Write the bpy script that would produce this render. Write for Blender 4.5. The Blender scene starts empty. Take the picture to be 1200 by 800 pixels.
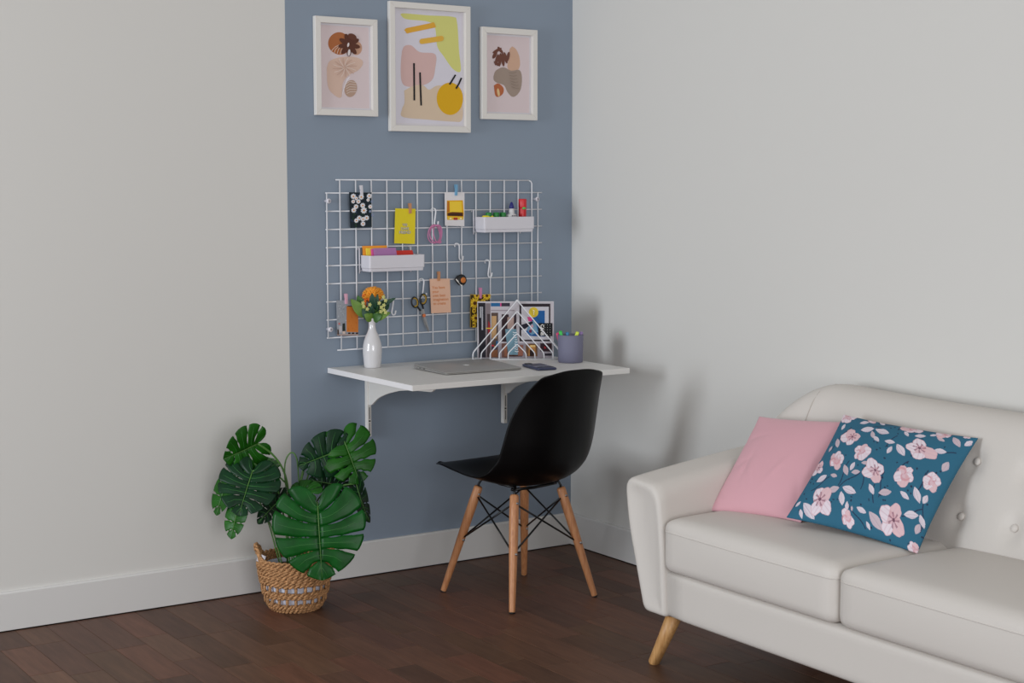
import bpy, bmesh, math, random
import numpy as np
from mathutils import Vector, Matrix
random.seed(7)
R = math.radians
C = bpy.context.scene.collection

# ---------------------------------------------------------------- camera
CAM = Vector((-3.5952, -4.9944, 1.42)); YAW = 0.585776; PITCH = 0.0982906; F = 1830.95
fwd = Vector((math.sin(YAW)*math.cos(PITCH), math.cos(YAW)*math.cos(PITCH), -math.sin(PITCH)))
rgt = Vector((math.cos(YAW), -math.sin(YAW), 0)); upv = rgt.cross(fwd)
cd = bpy.data.cameras.new('camera'); cam = bpy.data.objects.new('camera', cd); C.objects.link(cam)
cam.matrix_world = Matrix(((rgt.x, upv.x, -fwd.x, CAM.x), (rgt.y, upv.y, -fwd.y, CAM.y), (rgt.z, upv.z, -fwd.z, CAM.z), (0, 0, 0, 1)))
cd.sensor_width = 36; cd.lens = F*36/1200; cd.clip_end = 60
bpy.context.scene.camera = cam
# ---------------------------------------------------------------- world, lights, exposure
w = bpy.data.worlds.new('room_light'); bpy.context.scene.world = w; w.use_nodes = True
w.node_tree.nodes['Background'].inputs[0].default_value = (1.0, 0.97, 0.93, 1)
w.node_tree.nodes['Background'].inputs[1].default_value = 0.45
def area(name, loc, target, sx, sy, power, col):
    l = bpy.data.lights.new(name, 'AREA'); l.shape = 'RECTANGLE'; l.size = sx; l.size_y = sy; l.energy = power; l.color = col
    o = bpy.data.objects.new(name, l); C.objects.link(o); o.location = loc
    o.rotation_euler = (Vector(target)-Vector(loc)).to_track_quat('-Z', 'Y').to_euler(); return o
area('daylight_window_left', (-6.6, -1.25, 1.45), (0, -1.1, .7), 1.5, 1.9, 152, (.86, .93, 1.0))
area('daylight_window_behind', (-3.6, -7.8, 1.5), (-1.4, -.0, .9), 3.0, 2.2, 146, (.95, .97, 1.0))
vs = bpy.context.scene.view_settings
vs.view_transform = 'Standard'; vs.look = 'None'; vs.gamma = 1; vs.use_curve_mapping = False; vs.exposure = 0

# ---------------------------------------------------------------- helpers
def at(px, py, axis, val):                 # point of a real plane seen at a measured spot
    d = fwd*F + rgt*(px-600) + upv*(400-py)
    return CAM + d*((val-CAM[axis])/d[axis])
def deep(px, py, z):                       # point at a known distance from the viewer
    return CAM + (fwd*F + rgt*(px-600) + upv*(400-py))*(z/F)
def lin(c):
    return tuple((x/255/12.92 if x/255 <= .04045 else ((x/255+.055)/1.055)**2.4) for x in c)
MATS = {}
def mat(name, rgb, rough=.6, metal=0, bump=0, bscale=60, var=0, spec=.5, coat=0, sheen=0, trans=0):
    if name in MATS: return MATS[name]
    m = bpy.data.materials.new(name); m.use_nodes = True; nt = m.node_tree; b = nt.nodes['Principled BSDF']
    c = lin(rgb)+(1,)
    b.inputs['Base Color'].default_value = c; b.inputs['Roughness'].default_value = rough
    b.inputs['Metallic'].default_value = metal; b.inputs['Specular IOR Level'].default_value = spec
    b.inputs['Coat Weight'].default_value = coat; b.inputs['Sheen Weight'].default_value = sheen
    b.inputs['Transmission Weight'].default_value = trans
    tc = nt.nodes.new('ShaderNodeTexCoord')
    n = nt.nodes.new('ShaderNodeTexNoise'); n.inputs['Scale'].default_value = bscale; n.inputs['Detail'].default_value = 3
    nt.links.new(tc.outputs['Object'], n.inputs['Vector'])
    if bump:
        bp = nt.nodes.new('ShaderNodeBump'); bp.inputs['Strength'].default_value = bump; bp.inputs['Distance'].default_value = .002
        nt.links.new(n.outputs['Fac'], bp.inputs['Height']); nt.links.new(bp.outputs['Normal'], b.inputs['Normal'])
    if var:
        r = nt.nodes.new('ShaderNodeValToRGB')
        r.color_ramp.elements[0].position = .3; r.color_ramp.elements[1].position = .7
        r.color_ramp.elements[0].color = tuple(x*(1-var) for x in c[:3])+(1,); r.color_ramp.elements[1].color = tuple(min(1, x*(1+var)) for x in c[:3])+(1,)
        nt.links.new(n.outputs['Fac'], r.inputs[0]); nt.links.new(r.outputs[0], b.inputs['Base Color'])
    MATS[name] = m; return m
def wood(name, rgb, rgb2, rough=.45, scale=(30, 30, 2)):
    m = bpy.data.materials.new(name); m.use_nodes = True; nt = m.node_tree; b = nt.nodes['Principled BSDF']
    tc = nt.nodes.new('ShaderNodeTexCoord'); mp = nt.nodes.new('ShaderNodeMapping'); mp.inputs['Scale'].default_value = scale
    n = nt.nodes.new('ShaderNodeTexNoise'); n.inputs['Scale'].default_value = 6; n.inputs['Detail'].default_value = 6
    r = nt.nodes.new('ShaderNodeValToRGB'); r.color_ramp.elements[0].position = .35; r.color_ramp.elements[1].position = .65
    r.color_ramp.elements[0].color = lin(rgb)+(1,); r.color_ramp.elements[1].color = lin(rgb2)+(1,)
    nt.links.new(tc.outputs['Object'], mp.inputs[0]); nt.links.new(mp.outputs[0], n.inputs['Vector']); nt.links.new(n.outputs['Fac'], r.inputs[0]); nt.links.new(r.outputs[0], b.inputs['Base Color'])
    b.inputs['Roughness'].default_value = rough
    return m
def inkmat(name, rough=.7):
    m = bpy.data.materials.new(name); m.use_nodes = True; nt = m.node_tree; b = nt.nodes['Principled BSDF']
    a = nt.nodes.new('ShaderNodeAttribute'); a.attribute_name = 'ink'; nt.links.new(a.outputs['Color'], b.inputs['Base Color'])
    b.inputs['Roughness'].default_value = rough; b.inputs['Specular IOR Level'].default_value = .3
    tc = nt.nodes.new('ShaderNodeTexCoord'); n = nt.nodes.new('ShaderNodeTexNoise'); n.inputs['Scale'].default_value = 900
    bp = nt.nodes.new('ShaderNodeBump'); bp.inputs['Strength'].default_value = .15; bp.inputs['Distance'].default_value = .001
    nt.links.new(tc.outputs['Object'], n.inputs['Vector']); nt.links.new(n.outputs['Fac'], bp.inputs['Height']); nt.links.new(bp.outputs['Normal'], b.inputs['Normal'])
    return m

def obj(name, bm, m, parent=None, smooth=True, loc=None):
    me = bpy.data.meshes.new(name)
    if isinstance(bm, bmesh.types.BMesh):
        bm.to_mesh(me); bm.free()
    else:
        me.from_pydata(bm[0], [], bm[1]); me.update()
    if m: me.materials.append(m)
    if smooth: me.shade_smooth()
    o = bpy.data.objects.new(name, me); C.objects.link(o)
    if loc: o.location = loc
    if parent: o.parent = parent
    return o
def tag(o, label, cat, group=None):
    o['label'] = label; o['category'] = cat
    if group: o['group'] = group
    return o
def thing(name, label, cat, loc=(0, 0, 0), rz=0, group=None):
    o = bpy.data.objects.new(name, None); C.objects.link(o); o.location = loc; o.rotation_euler = (0, 0, rz)
    o.empty_display_size = .05
    return tag(o, label, cat, group)
def box(bm, x0, x1, y0, y1, z0, z1, bev=0, seg=2, M=None):
    r = bmesh.ops.create_cube(bm, size=1); vs_ = r['verts']
    bmesh.ops.transform(bm, matrix=Matrix.Translation(((x0+x1)/2, (y0+y1)/2, (z0+z1)/2)) @ Matrix.Diagonal((abs(x1-x0), abs(y1-y0), abs(z1-z0), 1)), verts=vs_)
    if bev:
        es = list({e for v in vs_ for e in v.link_edges})
        rr = bmesh.ops.bevel(bm, geom=es, offset=bev, segments=seg, affect='EDGES', profile=.5)
        vs_ = list({v for f in rr['faces'] for v in f.verts} | {v for v in vs_ if v.is_valid})
    if M: bmesh.ops.transform(bm, matrix=M, verts=vs_)
    return bm
def boxo(name, b, m, parent=None, bev=.001, seg=2, smooth=False):
    return obj(name, box(bmesh.new(), *b, bev, seg), m, parent, smooth)
def tube(bm, pts, rad, n=8, closed=False, cap=True):
    pts = [Vector(p) for p in pts]; N = len(pts)
    rads = rad if isinstance(rad, (list, tuple)) else [rad]*N
    T = []
    for i in range(N):
        a = pts[(i-1) % N] if (closed or i > 0) else pts[i]; b = pts[(i+1) % N] if (closed or i < N-1) else pts[i]
        T.append((b-a).normalized())
    ref = Vector((0, 0, 1)) if abs(T[0].z) < .9 else Vector((1, 0, 0))
    nrm = T[0].cross(ref).normalized(); rings = []
    for i in range(N):
        if i: nrm = (T[i-1].rotation_difference(T[i]) @ nrm); nrm = (nrm - T[i]*nrm.dot(T[i])).normalized()
        bi = T[i].cross(nrm)
        rings.append([bm.verts.new(pts[i]+(nrm*math.cos(2*math.pi*k/n)+bi*math.sin(2*math.pi*k/n))*rads[i]) for k in range(n)])
    for i in range(N if closed else N-1):
        a, b = rings[i], rings[(i+1) % N]
        for k in range(n): bm.faces.new((a[k], a[(k+1) % n], b[(k+1) % n], b[k]))
    if cap and not closed:
        bm.faces.new(rings[0][::-1]); bm.faces.new(rings[-1])
    return bm
def lathe(bm, prof, n=32, c=(0, 0, 0), close_bottom=True, close_top=False):
    rings = []
    for r, z in prof:
        rings.append([bm.verts.new((c[0]+r*math.cos(2*math.pi*k/n), c[1]+r*math.sin(2*math.pi*k/n), c[2]+z)) for k in range(n)])
    for a, b in zip(rings, rings[1:]):
        for k in range(n): bm.faces.new((a[k], a[(k+1) % n], b[(k+1) % n], b[k]))
    if close_bottom: bm.faces.new(rings[0][::-1])
    if close_top: bm.faces.new(rings[-1])
    return bm
def spline(pts, n):                         # Catmull-Rom through pts
    P = [np.array(p, float) for p in pts]; P = [2*P[0]-P[1]]+P+[2*P[-1]-P[-2]]; out = []
    S = len(P)-3
    for i in range(n):
        t = i/(n-1)*S; k = min(int(t), S-1); f = t-k; a, b, c, d = P[k:k+4]
        out.append(.5*((2*b)+(-a+c)*f+(2*a-5*b+4*c-d)*f*f+(-a+3*b-3*c+d)*f**3))
    return out
def rounded_poly(pts, rad, seg=5):
    out = []; N = len(pts)
    for i in range(N):
        p = Vector(pts[i]); a = Vector(pts[i-1])-p; b = Vector(pts[(i+1) % N])-p
        r = rad[i] if isinstance(rad, (list, tuple)) else rad
        r = min(r, a.length*.48, b.length*.48); A = p+a.normalized()*r; B = p+b.normalized()*r
        for k in range(seg+1):
            t = k/seg; out.append(tuple(A*(1-t)**2+p*2*t*(1-t)+B*t*t))
    return out
def loft(bm, rings, cap0=True, cap1=True):
    R_ = [[bm.verts.new(v) for v in r] for r in rings]; n = len(R_[0])
    for a, b in zip(R_, R_[1:]):
        for k in range(n): bm.faces.new((a[k], a[(k+1) % n], b[(k+1) % n], b[k]))
    if cap0: bm.faces.new(R_[0][::-1])
    if cap1: bm.faces.new(R_[-1])
    bmesh.ops.recalc_face_normals(bm, faces=bm.faces)
    return bm
def prism(bm, poly, axis, a0, a1, bev=0):   # 2-D polygon extruded along axis; poly gives the two other axes in order
    def mk(p, a):
        q = list(p); q.insert(axis, a); return q
    loft(bm, [[mk(p, a0) for p in poly], [mk(p, a1) for p in poly]])
    if bev: bmesh.ops.bevel(bm, geom=list(bm.edges), offset=bev, segments=1, affect='EDGES')
    return bm
def ellipse(cx, cy, a, b, ang=0, n=24, wob=0, seed=0):
    rr = random.Random(seed); ph = rr.random()*6
    o = []
    for k in range(n):
        t = 2*math.pi*k/n; s = 1+wob*math.sin(2*t+ph)+wob*.6*math.sin(3*t+ph*2)
        x = a*s*math.cos(t); y = b*s*math.sin(t); o.append((cx+x*math.cos(ang)-y*math.sin(ang), cy+x*math.sin(ang)+y*math.cos(ang)))
    return o
def stroke(pts, wd):
    L = []; Rr = []
    for i, p in enumerate(pts):
        a = Vector(pts[max(0, i-1)]); b = Vector(pts[min(len(pts)-1, i+1)]); d = (b-a).normalized(); n = Vector((-d.y, d.x))*wd/2
        L.append(tuple(Vector(p)+n)); Rr.append(tuple(Vector(p)-n))
    return L+Rr[::-1]
INK = inkmat('printed_ink')
def inkmesh(name, layers, parent, m=None, step=.00015, to3=None):
    """flat print: layers = [(rgb, [(x,z)...])], laid on one another in the wall plane facing -Y"""
    V = []; Fs = []; Cs = []
    for k, (rgb, poly) in enumerate(layers):
        i = len(V)
        V += [(to3(x, z, k*step) if to3 else (x, -k*step, z)) for x, z in poly]
        Fs.append(list(range(i, i+len(poly)))); Cs.append(lin(rgb))
    me = bpy.data.meshes.new(name); me.from_pydata(V, [], Fs); me.update()
    at_ = me.color_attributes.new('ink', 'FLOAT_COLOR', 'CORNER')
    for p, c in zip(me.polygons, Cs):
        for li in p.loop_indices: at_.data[li].color = (*c, 1)
    me.materials.append(m or INK)
    o = bpy.data.objects.new(name, me); C.objects.link(o); o.parent = parent
    return o
def text(name, body, size, m, parent, loc, rot=(R(90), 0, 0), align='CENTER', bold=0, ext=.0001, spacing=1):
    cu = bpy.data.curves.new(name, 'FONT'); cu.body = body; cu.size = size; cu.align_x = align; cu.align_y = 'CENTER'; cu.extrude = ext; cu.offset = bold; cu.space_line = spacing
    o = bpy.data.objects.new(name, cu); C.objects.link(o)
    bpy.context.view_layer.update()
    me = bpy.data.meshes.new_from_object(o.evaluated_get(bpy.context.evaluated_depsgraph_get()))
    bpy.data.objects.remove(o); bpy.data.curves.remove(cu)
    me.materials.clear(); me.materials.append(m); me.name = name
    n = bpy.data.objects.new(name, me); C.objects.link(n); n.location = loc; n.rotation_euler = rot; n.parent = parent
    return n
def rbox(sx, sy, sz, r, n=14, bulge=(0, 0), front=0):    # soft block with rounded edges
    bm = bmesh.new(); bmesh.ops.create_cube(bm, size=2)
    bmesh.ops.subdivide_edges(bm, edges=bm.edges, cuts=n, use_grid_fill=True)
    h = Vector((sx/2, sy/2, sz/2))
    for v in bm.verts:
        u = v.co.copy(); s = Vector([math.copysign(abs(c)**.75, c) for c in u])
        p = Vector((s.x*h.x, s.y*h.y, s.z*h.z)); q = Vector([max(-h[i]+r, min(h[i]-r, p[i])) for i in range(3)])
        d = p-q
        if d.length > 1e-9: p = q+d.normalized()*r
        g = max(0, (1-(p.x/h.x)**2))*max(0, (1-(p.y/h.y)**2))
        p.z += (bulge[0] if u.z > 0 else -bulge[1])*g**.6*abs(u.z)
        if front and u.x < 0: p.x -= front*max(0, 1-(p.y/h.y)**2)*max(0, 1-(p.z/h.z)**2)*abs(u.x)
        v.co = p
    return bm
def subsurf(o, lv=1):
    md = o.modifiers.new('subdivision', 'SUBSURF'); md.levels = lv; md.render_levels = lv
def solid(o, t, off=0):
    md = o.modifiers.new('thickness', 'SOLIDIFY'); md.thickness = t; md.offset = off

# ---------------------------------------------------------------- materials
white_metal = mat('white_coated_wire', (222, 222, 226), .4)
white_plastic = mat('white_plastic', (214, 211, 218), .45)
white_lam = mat('white_laminate', (222, 220, 217), .42, bump=.05, bscale=400)
white_wood = mat('white_painted_wood', (222, 218, 213), .5, bump=.1, bscale=200)
black_plastic = mat('black_shell_plastic', (4, 4, 5), .38, spec=.2)
black_steel = mat('black_steel', (10, 10, 11), .35, metal=.3)
steel = mat('brushed_steel', (170, 170, 172), .3, metal=1)
beech = wood('beech_wood', (176, 116, 76), (196, 138, 94), .45)
oak = wood('oak_wood', (176, 128, 78), (200, 154, 100), .45)
pegwood = mat('peg_wood', (196, 138, 96), .6)
fabric = mat('cream_leather', (208, 202, 196), .5, bump=.12, bscale=140, spec=.35)
seam_m = mat('cream_seam', (190, 182, 174), .6)
pink_fab = mat('pink_cotton', (212, 160, 170), .85, bump=.15, bscale=900, sheen=.2)
black_m = mat('black_paint', (14, 14, 16), .5)

# ---------------------------------------------------------------- the room
def wall_mat(name, split=None):
    m = bpy.data.materials.new(name); m.use_nodes = True; nt = m.node_tree; b = nt.nodes['Principled BSDF']
    b.inputs['Roughness'].default_value = .75; b.inputs['Specular IOR Level'].default_value = .25
    tc = nt.nodes.new('ShaderNodeTexCoord'); n = nt.nodes.new('ShaderNodeTexNoise'); n.inputs['Scale'].default_value = 35; n.inputs['Detail'].default_value = 5
    bp = nt.nodes.new('ShaderNodeBump'); bp.inputs['Strength'].default_value = .08; bp.inputs['Distance'].default_value = .002
    nt.links.new(tc.outputs['Object'], n.inputs['Vector']); nt.links.new(n.outputs['Fac'], bp.inputs['Height']); nt.links.new(bp.outputs['Normal'], b.inputs['Normal'])
    W = lin((214, 212, 208))+(1,); B = lin((137, 149, 164))+(1,)
    b.inputs['Base Color'].default_value = W
    if split is not None:
        sp = nt.nodes.new('ShaderNodeSeparateXYZ'); g = nt.nodes.new('ShaderNodeMath'); g.operation = 'GREATER_THAN'; g.inputs[1].default_value = split
        mx = nt.nodes.new('ShaderNodeMix'); mx.data_type = 'RGBA'; mx.inputs['A'].default_value = W; mx.inputs['B'].default_value = B
        nt.links.new(tc.outputs['Object'], sp.inputs[0]); nt.links.new(sp.outputs['X'], g.inputs[0]); nt.links.new(g.outputs[0], mx.inputs['Factor']); nt.links.new(mx.outputs['Result'], b.inputs['Base Color'])
    return m
def struct(o): o['kind'] = 'structure'; return o
struct(boxo('wall_back', (-5.2, .12, 0, .12, 0, 2.75), wall_mat('painted_wall_with_blue_band', -1.222), bev=0))
struct(boxo('wall_right', (0, .12, -5.6, 0, 0, 2.75), wall_mat('painted_wall'), bev=0))
base_m = mat('baseboard_paint', (214, 212, 210), .45)
def skirting(name, poly2, axis, a0, a1):
    return struct(obj(name, prism(bmesh.new(), poly2, axis, a0, a1), base_m, None, False))
H = .129
pr = [(0, .004), (-.012, .004), (-.012, H-.006), (-.009, H), (0, H)]
skirting('baseboard_back', pr, 0, -5.2, -.0)
skirting('baseboard_right', pr, 1, -5.6, -.012)
floor = struct(boxo('floor', (-5.2, .12, -5.6, .12, -.06, -.004), mat('floor_underlay', (46, 31, 24), .8), bev=0))
def plank_mat():
    m = bpy.data.materials.new('walnut_parquet'); m.use_nodes = True; nt = m.node_tree; b = nt.nodes['Principled BSDF']
    oi = nt.nodes.new('ShaderNodeObjectInfo'); ge = nt.nodes.new('ShaderNodeNewGeometry')
    ad = nt.nodes.new('ShaderNodeMath'); ad.operation = 'ADD'; fr = nt.nodes.new('ShaderNodeMath'); fr.operation = 'FRACT'
    nt.links.new(oi.outputs['Random'], ad.inputs[0]); nt.links.new(ge.outputs['Random Per Island'], ad.inputs[1]); nt.links.new(ad.outputs[0], fr.inputs[0])
    r = nt.nodes.new('ShaderNodeValToRGB'); e = r.color_ramp.elements
    e[0].position = 0; e[0].color = lin((84, 58, 46))+(1,); e[1].position = 1; e[1].color = lin((112, 80, 62))+(1,)
    for p, c in ((.2, (94, 68, 52)), (.45, (103, 72, 56)), (.7, (107, 71, 56)), (.85, (90, 64, 52))):
        x = e.new(p); x.color = lin(c)+(1,)
    nt.links.new(fr.outputs[0], r.inputs[0])
    mp = nt.nodes.new('ShaderNodeMapping'); mp.inputs['Scale'].default_value = (1, .09, 1)
    cb = nt.nodes.new('ShaderNodeCombineXYZ'); va = nt.nodes.new('ShaderNodeVectorMath'); va.operation = 'ADD'; ml = nt.nodes.new('ShaderNodeMath'); ml.operation = 'MULTIPLY'; ml.inputs[1].default_value = 37
    nt.links.new(fr.outputs[0], ml.inputs[0]); nt.links.new(ml.outputs[0], cb.inputs[2])
    nt.links.new(ge.outputs['Position'], mp.inputs[0]); nt.links.new(mp.outputs[0], va.inputs[0]); nt.links.new(cb.outputs[0], va.inputs[1])
    n = nt.nodes.new('ShaderNodeTexNoise'); n.inputs['Scale'].default_value = 55; n.inputs['Detail'].default_value = 6; n.inputs['Roughness'].default_value = .65
    nt.links.new(va.outputs[0], n.inputs['Vector'])
    mr = nt.nodes.new('ShaderNodeMapRange'); mr.inputs['From Min'].default_value = .3; mr.inputs['From Max'].default_value = .7; mr.inputs['To Min'].default_value = .72; mr.inputs['To Max'].default_value = 1.18
    nt.links.new(n.outputs['Fac'], mr.inputs['Value'])
    mx = nt.nodes.new('ShaderNodeVectorMath'); mx.operation = 'SCALE'; nt.links.new(r.outputs[0], mx.inputs[0]); nt.links.new(mr.outputs[0], mx.inputs['Scale']); nt.links.new(mx.outputs[0], b.inputs['Base Color'])
    b.inputs['Roughness'].default_value = .45; b.inputs['Specular IOR Level'].default_value = .22
    bp = nt.nodes.new('ShaderNodeBump'); bp.inputs['Strength'].default_value = .06; bp.inputs['Distance'].default_value = .001
    nt.links.new(n.outputs['Fac'], bp.inputs['Height']); nt.links.new(bp.outputs['Normal'], b.inputs['Normal'])
    return m
PM = plank_mat(); PW = .1
def plank_verts(x0, x1, y0, y1):
    e = .0005; c = .0007
    V = [(x0+e, y0+e, -.004), (x1-e, y0+e, -.004), (x1-e, y1-e, -.004), (x0+e, y1-e, -.004), (x0+e, y0+e, -c), (x1-e, y0+e, -c), (x1-e, y1-e, -c), (x0+e, y1-e, -c),
         (x0+e+c, y0+e+c, 0), (x1-e-c, y0+e+c, 0), (x1-e-c, y1-e-c, 0), (x0+e+c, y1-e-c, 0)]
    Fc = [(0, 1, 5, 4), (1, 2, 6, 5), (2, 3, 7, 6), (3, 0, 4, 7), (4, 5, 9, 8), (5, 6, 10, 9), (6, 7, 11, 10), (7, 4, 8, 11), (8, 9, 10, 11)]
    return V, Fc
shared = {}; rv = []; rf = []; rp = random.Random(11)
for i in range(52):
    x1 = -.012-i*PW; x0 = x1-PW; y = -.012; first = True
    while y > -5.6:
        Lq = rp.choice([.30, .36, .42, .36]); 
        if first: Lq = rp.choice([.12, .2, .3, .38]); first = False
        y2 = max(y-Lq, -5.6)
        if x0 > -2.6 and y > -2.2:
            key = round(y-y2, 3)
            if key not in shared:
                me = bpy.data.meshes.new('plank'); V, Fc = plank_verts(-PW/2, PW/2, -key/2, key/2); me.from_pydata(V, [], Fc); me.materials.append(PM); shared[key] = me
            o = bpy.data.objects.new('plank', shared[key]); C.objects.link(o); o.location = ((x0+x1)/2, (y+y2)/2, 0); o.parent = floor
        else:
            V, Fc = plank_verts(x0, x1, y2, y); k = len(rv); rv += V; rf += [tuple(a+k for a in f) for f in Fc]
        y = y2
o = obj('plank', (rv, rf), PM, floor, False); o['kind'] = 'stuff'

# ---------------------------------------------------------------- framed pictures
def frame(label, x0, x1, z0, z1, layers, bg, wd=.022, mount=None):
    cx, cz = (x0+x1)/2, (z0+z1)/2; w_, h_ = (x1-x0)/2, (z1-z0)/2
    t = thing('picture_frame', label, 'picture', (cx, 0, cz), 0, 'framed art prints on the blue wall')
    for nm, poly in (('rail', [(-w_, h_), (w_, h_), (w_-wd, h_-wd), (-w_+wd, h_-wd)]), ('rail', [(w_, -h_), (-w_, -h_), (-w_+wd, -h_+wd), (w_-wd, -h_+wd)]),
                     ('stile', [(-w_, -h_), (-w_, h_), (-w_+wd, h_-wd), (-w_+wd, -h_+wd)]), ('stile', [(w_, h_), (w_, -h_), (w_-wd, -h_+wd), (w_-wd, h_-wd)])):
        obj(nm, prism(bmesh.new(), poly, 1, -.022, -.002, .0012), white_wood, t, False)
    boxo('backing_board', (-w_+.004, w_-.004, -.007, -.001, -h_+.004, h_-.004), mat('mount_board', (206, 203, 206), .8), t, bev=0)
    a = wd+.0005; p = [(-w_+a, -h_+a), (w_-a, -h_+a), (w_-a, h_-a), (-w_+a, h_-a)]
    L = [((214, 210, 216), p)]
    if mount:
        a += mount; L.append((bg, [(-w_+a, -h_+a), (w_-a, -h_+a), (w_-a, h_-a), (-w_+a, h_-a)]))
    else: L[0] = (bg, p)
    for c, q in layers: L.append((c, [(x-cx, z-cz) for x, z in q]))
    o = inkmesh('art_print', L, t); o.location = (0, -.0075, 0)
    return t
def Z(pts, ox, oy, s, Y=-.008):             # spots read on an enlargement -> wall plane
    out = []
    for x, y in pts:
        q = at(ox+x/s, oy+y/s, 1, Y); out.append((q.x, q.z))
    return out
def ell(cx, cy, a, b, ang=0, **k): return ellipse(cx, cy, a, b, ang, **k)
def cr(pts, n=40): 
    return [tuple(p) for p in spline(list(pts)+[pts[0]], n)[:-1]]
# left print (enlargement origin 365,10 scale 6.153)
A = lambda p: Z(p, 365, 10, 6.153)
L1 = [((196, 152, 128), A(ell(325, 285, 40, 50))),
      ((172, 104, 62), A(ell(200, 252, 80, 80, 0, n=30, wob=.03, seed=2))),
      ((214, 184, 168), A(cr([(110, 430), (130, 380), (200, 352), (300, 348), (365, 372), (366, 410), (330, 450), (270, 480), (225, 540), (215, 640), (160, 620), (118, 560)]))),
      ((182, 152, 134), A(ell(283, 577, 45, 62, .2)))]
for k in range(4): L1.append(((222, 196, 182), A(stroke([(140+k*22, 320+k*3), (150+k*22, 298-k*2), (172+k*20, 276-k*1), (200+k*12, 262)], 4))))
for k in range(5): L1.append(((216, 200, 190), A(stroke([(245+k*2, 545+k*17), (275, 525+k*19), (322, 535+k*16)], 4))))
for k in range(9):
    a = -2.6+k*.7; cx, cy = 270, 262
    L1.append(((92, 52, 40), A(ell(cx+math.cos(a)*42, cy+math.sin(a)*46, 38, 17, a))))
L1.append(((100, 58, 44), A(ell(292, 205, 34, 22, .5)))); L1.append(((222, 214, 214), A(ell(268, 318, 9, 24, .1))))
L1.append(((226, 216, 216), A(ell(262, 262, 7, 16, .2))))
for k in range(16):
    a = k*.39; cx, cy = 235, 425
    L1.append(((196, 164, 148) if k % 2 else (224, 204, 194), A(stroke([(cx+math.cos(a)*12, cy+math.sin(a)*12), (cx+math.cos(a+.2)*50, cy+math.sin(a+.2)*45), (cx+math.cos(a+.3)*86, cy+math.sin(a+.3)*70)], 5))))
for k in range(4): L1.append(((232, 226, 230), A(stroke([(216+k*8, 620-k*24), (232+k*6, 560-k*18), (260+k*4, 505-k*4)], 4))))
frame('smaller left white frame, print with a brown leaf over peach ovals', -1.117, -.8705, 1.672, 2.014, L1, (216, 200, 202), mount=.006)
B2 = lambda p: Z(p, 450, 0, 5)
L2 = [((212, 210, 126), B2(cr([(95, 85), (120, 78), (260, 90), (400, 98), (428, 130), (440, 300), (450, 415), (405, 405), (350, 330), (312, 270), (298, 160), (250, 125), (130, 112)], 70))),
      ((212, 178, 174), B2(cr([(105, 300), (120, 270), (160, 266), (210, 305), (300, 318), (300, 400), (280, 470), (210, 505), (130, 505), (102, 470), (98, 380)], 60))),
      ((214, 192, 168), B2(cr([(118, 530), (180, 500), (230, 500), (265, 525), (320, 500), (430, 520), (460, 620), (455, 705), (400, 712), (250, 700), (110, 685), (105, 640), (120, 600)], 60))),
      ((218, 168, 26), B2(ell(386, 578, 78, 94, 0, n=36, wob=.012))),
      ((224, 168, 62), B2(stroke([(130, 185), (133, 180), (215, 163), (292, 147), (298, 144)], 31))), ((224, 168, 62), B2(ell(138, 181, 13, 15))), ((224, 168, 62), B2(ell(286, 146, 13, 15))),
      ((224, 176, 72), B2(stroke([(218, 243), (280, 234), (338, 225)], 31))), ((224, 176, 72), B2(ell(220, 243, 13, 15))), ((224, 176, 72), B2(ell(337, 225, 12, 15)))]
for q in ([(175, 370), (176, 480), (177, 588)], [(210, 424), (213, 520), (217, 618)], [(383, 495), (400, 468), (418, 438)], [(421, 519), (438, 490), (453, 456)]): L2.append(((26, 26, 30), B2(stroke(q, 10))))
frame('largest white frame in the middle, abstract yellow and pink print', -.8205, -.4795, 1.622, 2.084, L2, (216, 212, 222), mount=.008)
C3 = lambda p: Z(p, 560, 25, 6.667)
L3 = [((206, 168, 144), C3(cr([(268, 195), (300, 220), (325, 280), (328, 350), (300, 390), (250, 385), (230, 350), (245, 270), (248, 220)]))),
      ((160, 142, 130), C3(cr([(122, 430), (140, 385), (200, 358), (260, 385), (325, 380), (345, 440), (335, 530), (300, 580), (265, 588), (230, 550), (205, 500), (150, 480), (125, 460)]))),
      ((182, 104, 66), C3(cr([(125, 500), (160, 485), (200, 520), (195, 565), (160, 590), (135, 575)]))), ((222, 190, 140), C3(ell(160, 555, 10, 32, -.15)))]
for k, (x, y, a, b, g) in enumerate([(150, 228, 32, 8, -.5), (175, 225, 26, 8, .9), (132, 262, 10, 26, .5), (148, 300, 9, 36, .25), (172, 300, 9, 42, .1), (195, 300, 9, 42, -.1), (215, 285, 9, 36, -.25), (235, 275, 8, 30, .2), (145, 330, 20, 8, .7)]): L3.append(((112, 70, 58), C3(ell(x, y, a*1.2+2, b*1.2+2, g))))
for k in range(6): L3.append(((142, 124, 112), C3(stroke([(240+k*4, 400+k*22), (270+k*6, 405+k*24), (300+k*4, 395+k*26)], 4))))
frame('smaller right white frame, print with a fern over grey and tan shapes', -.4295, -.1785, 1.6745, 2.015, L3, (216, 200, 202), mount=.006)

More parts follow.
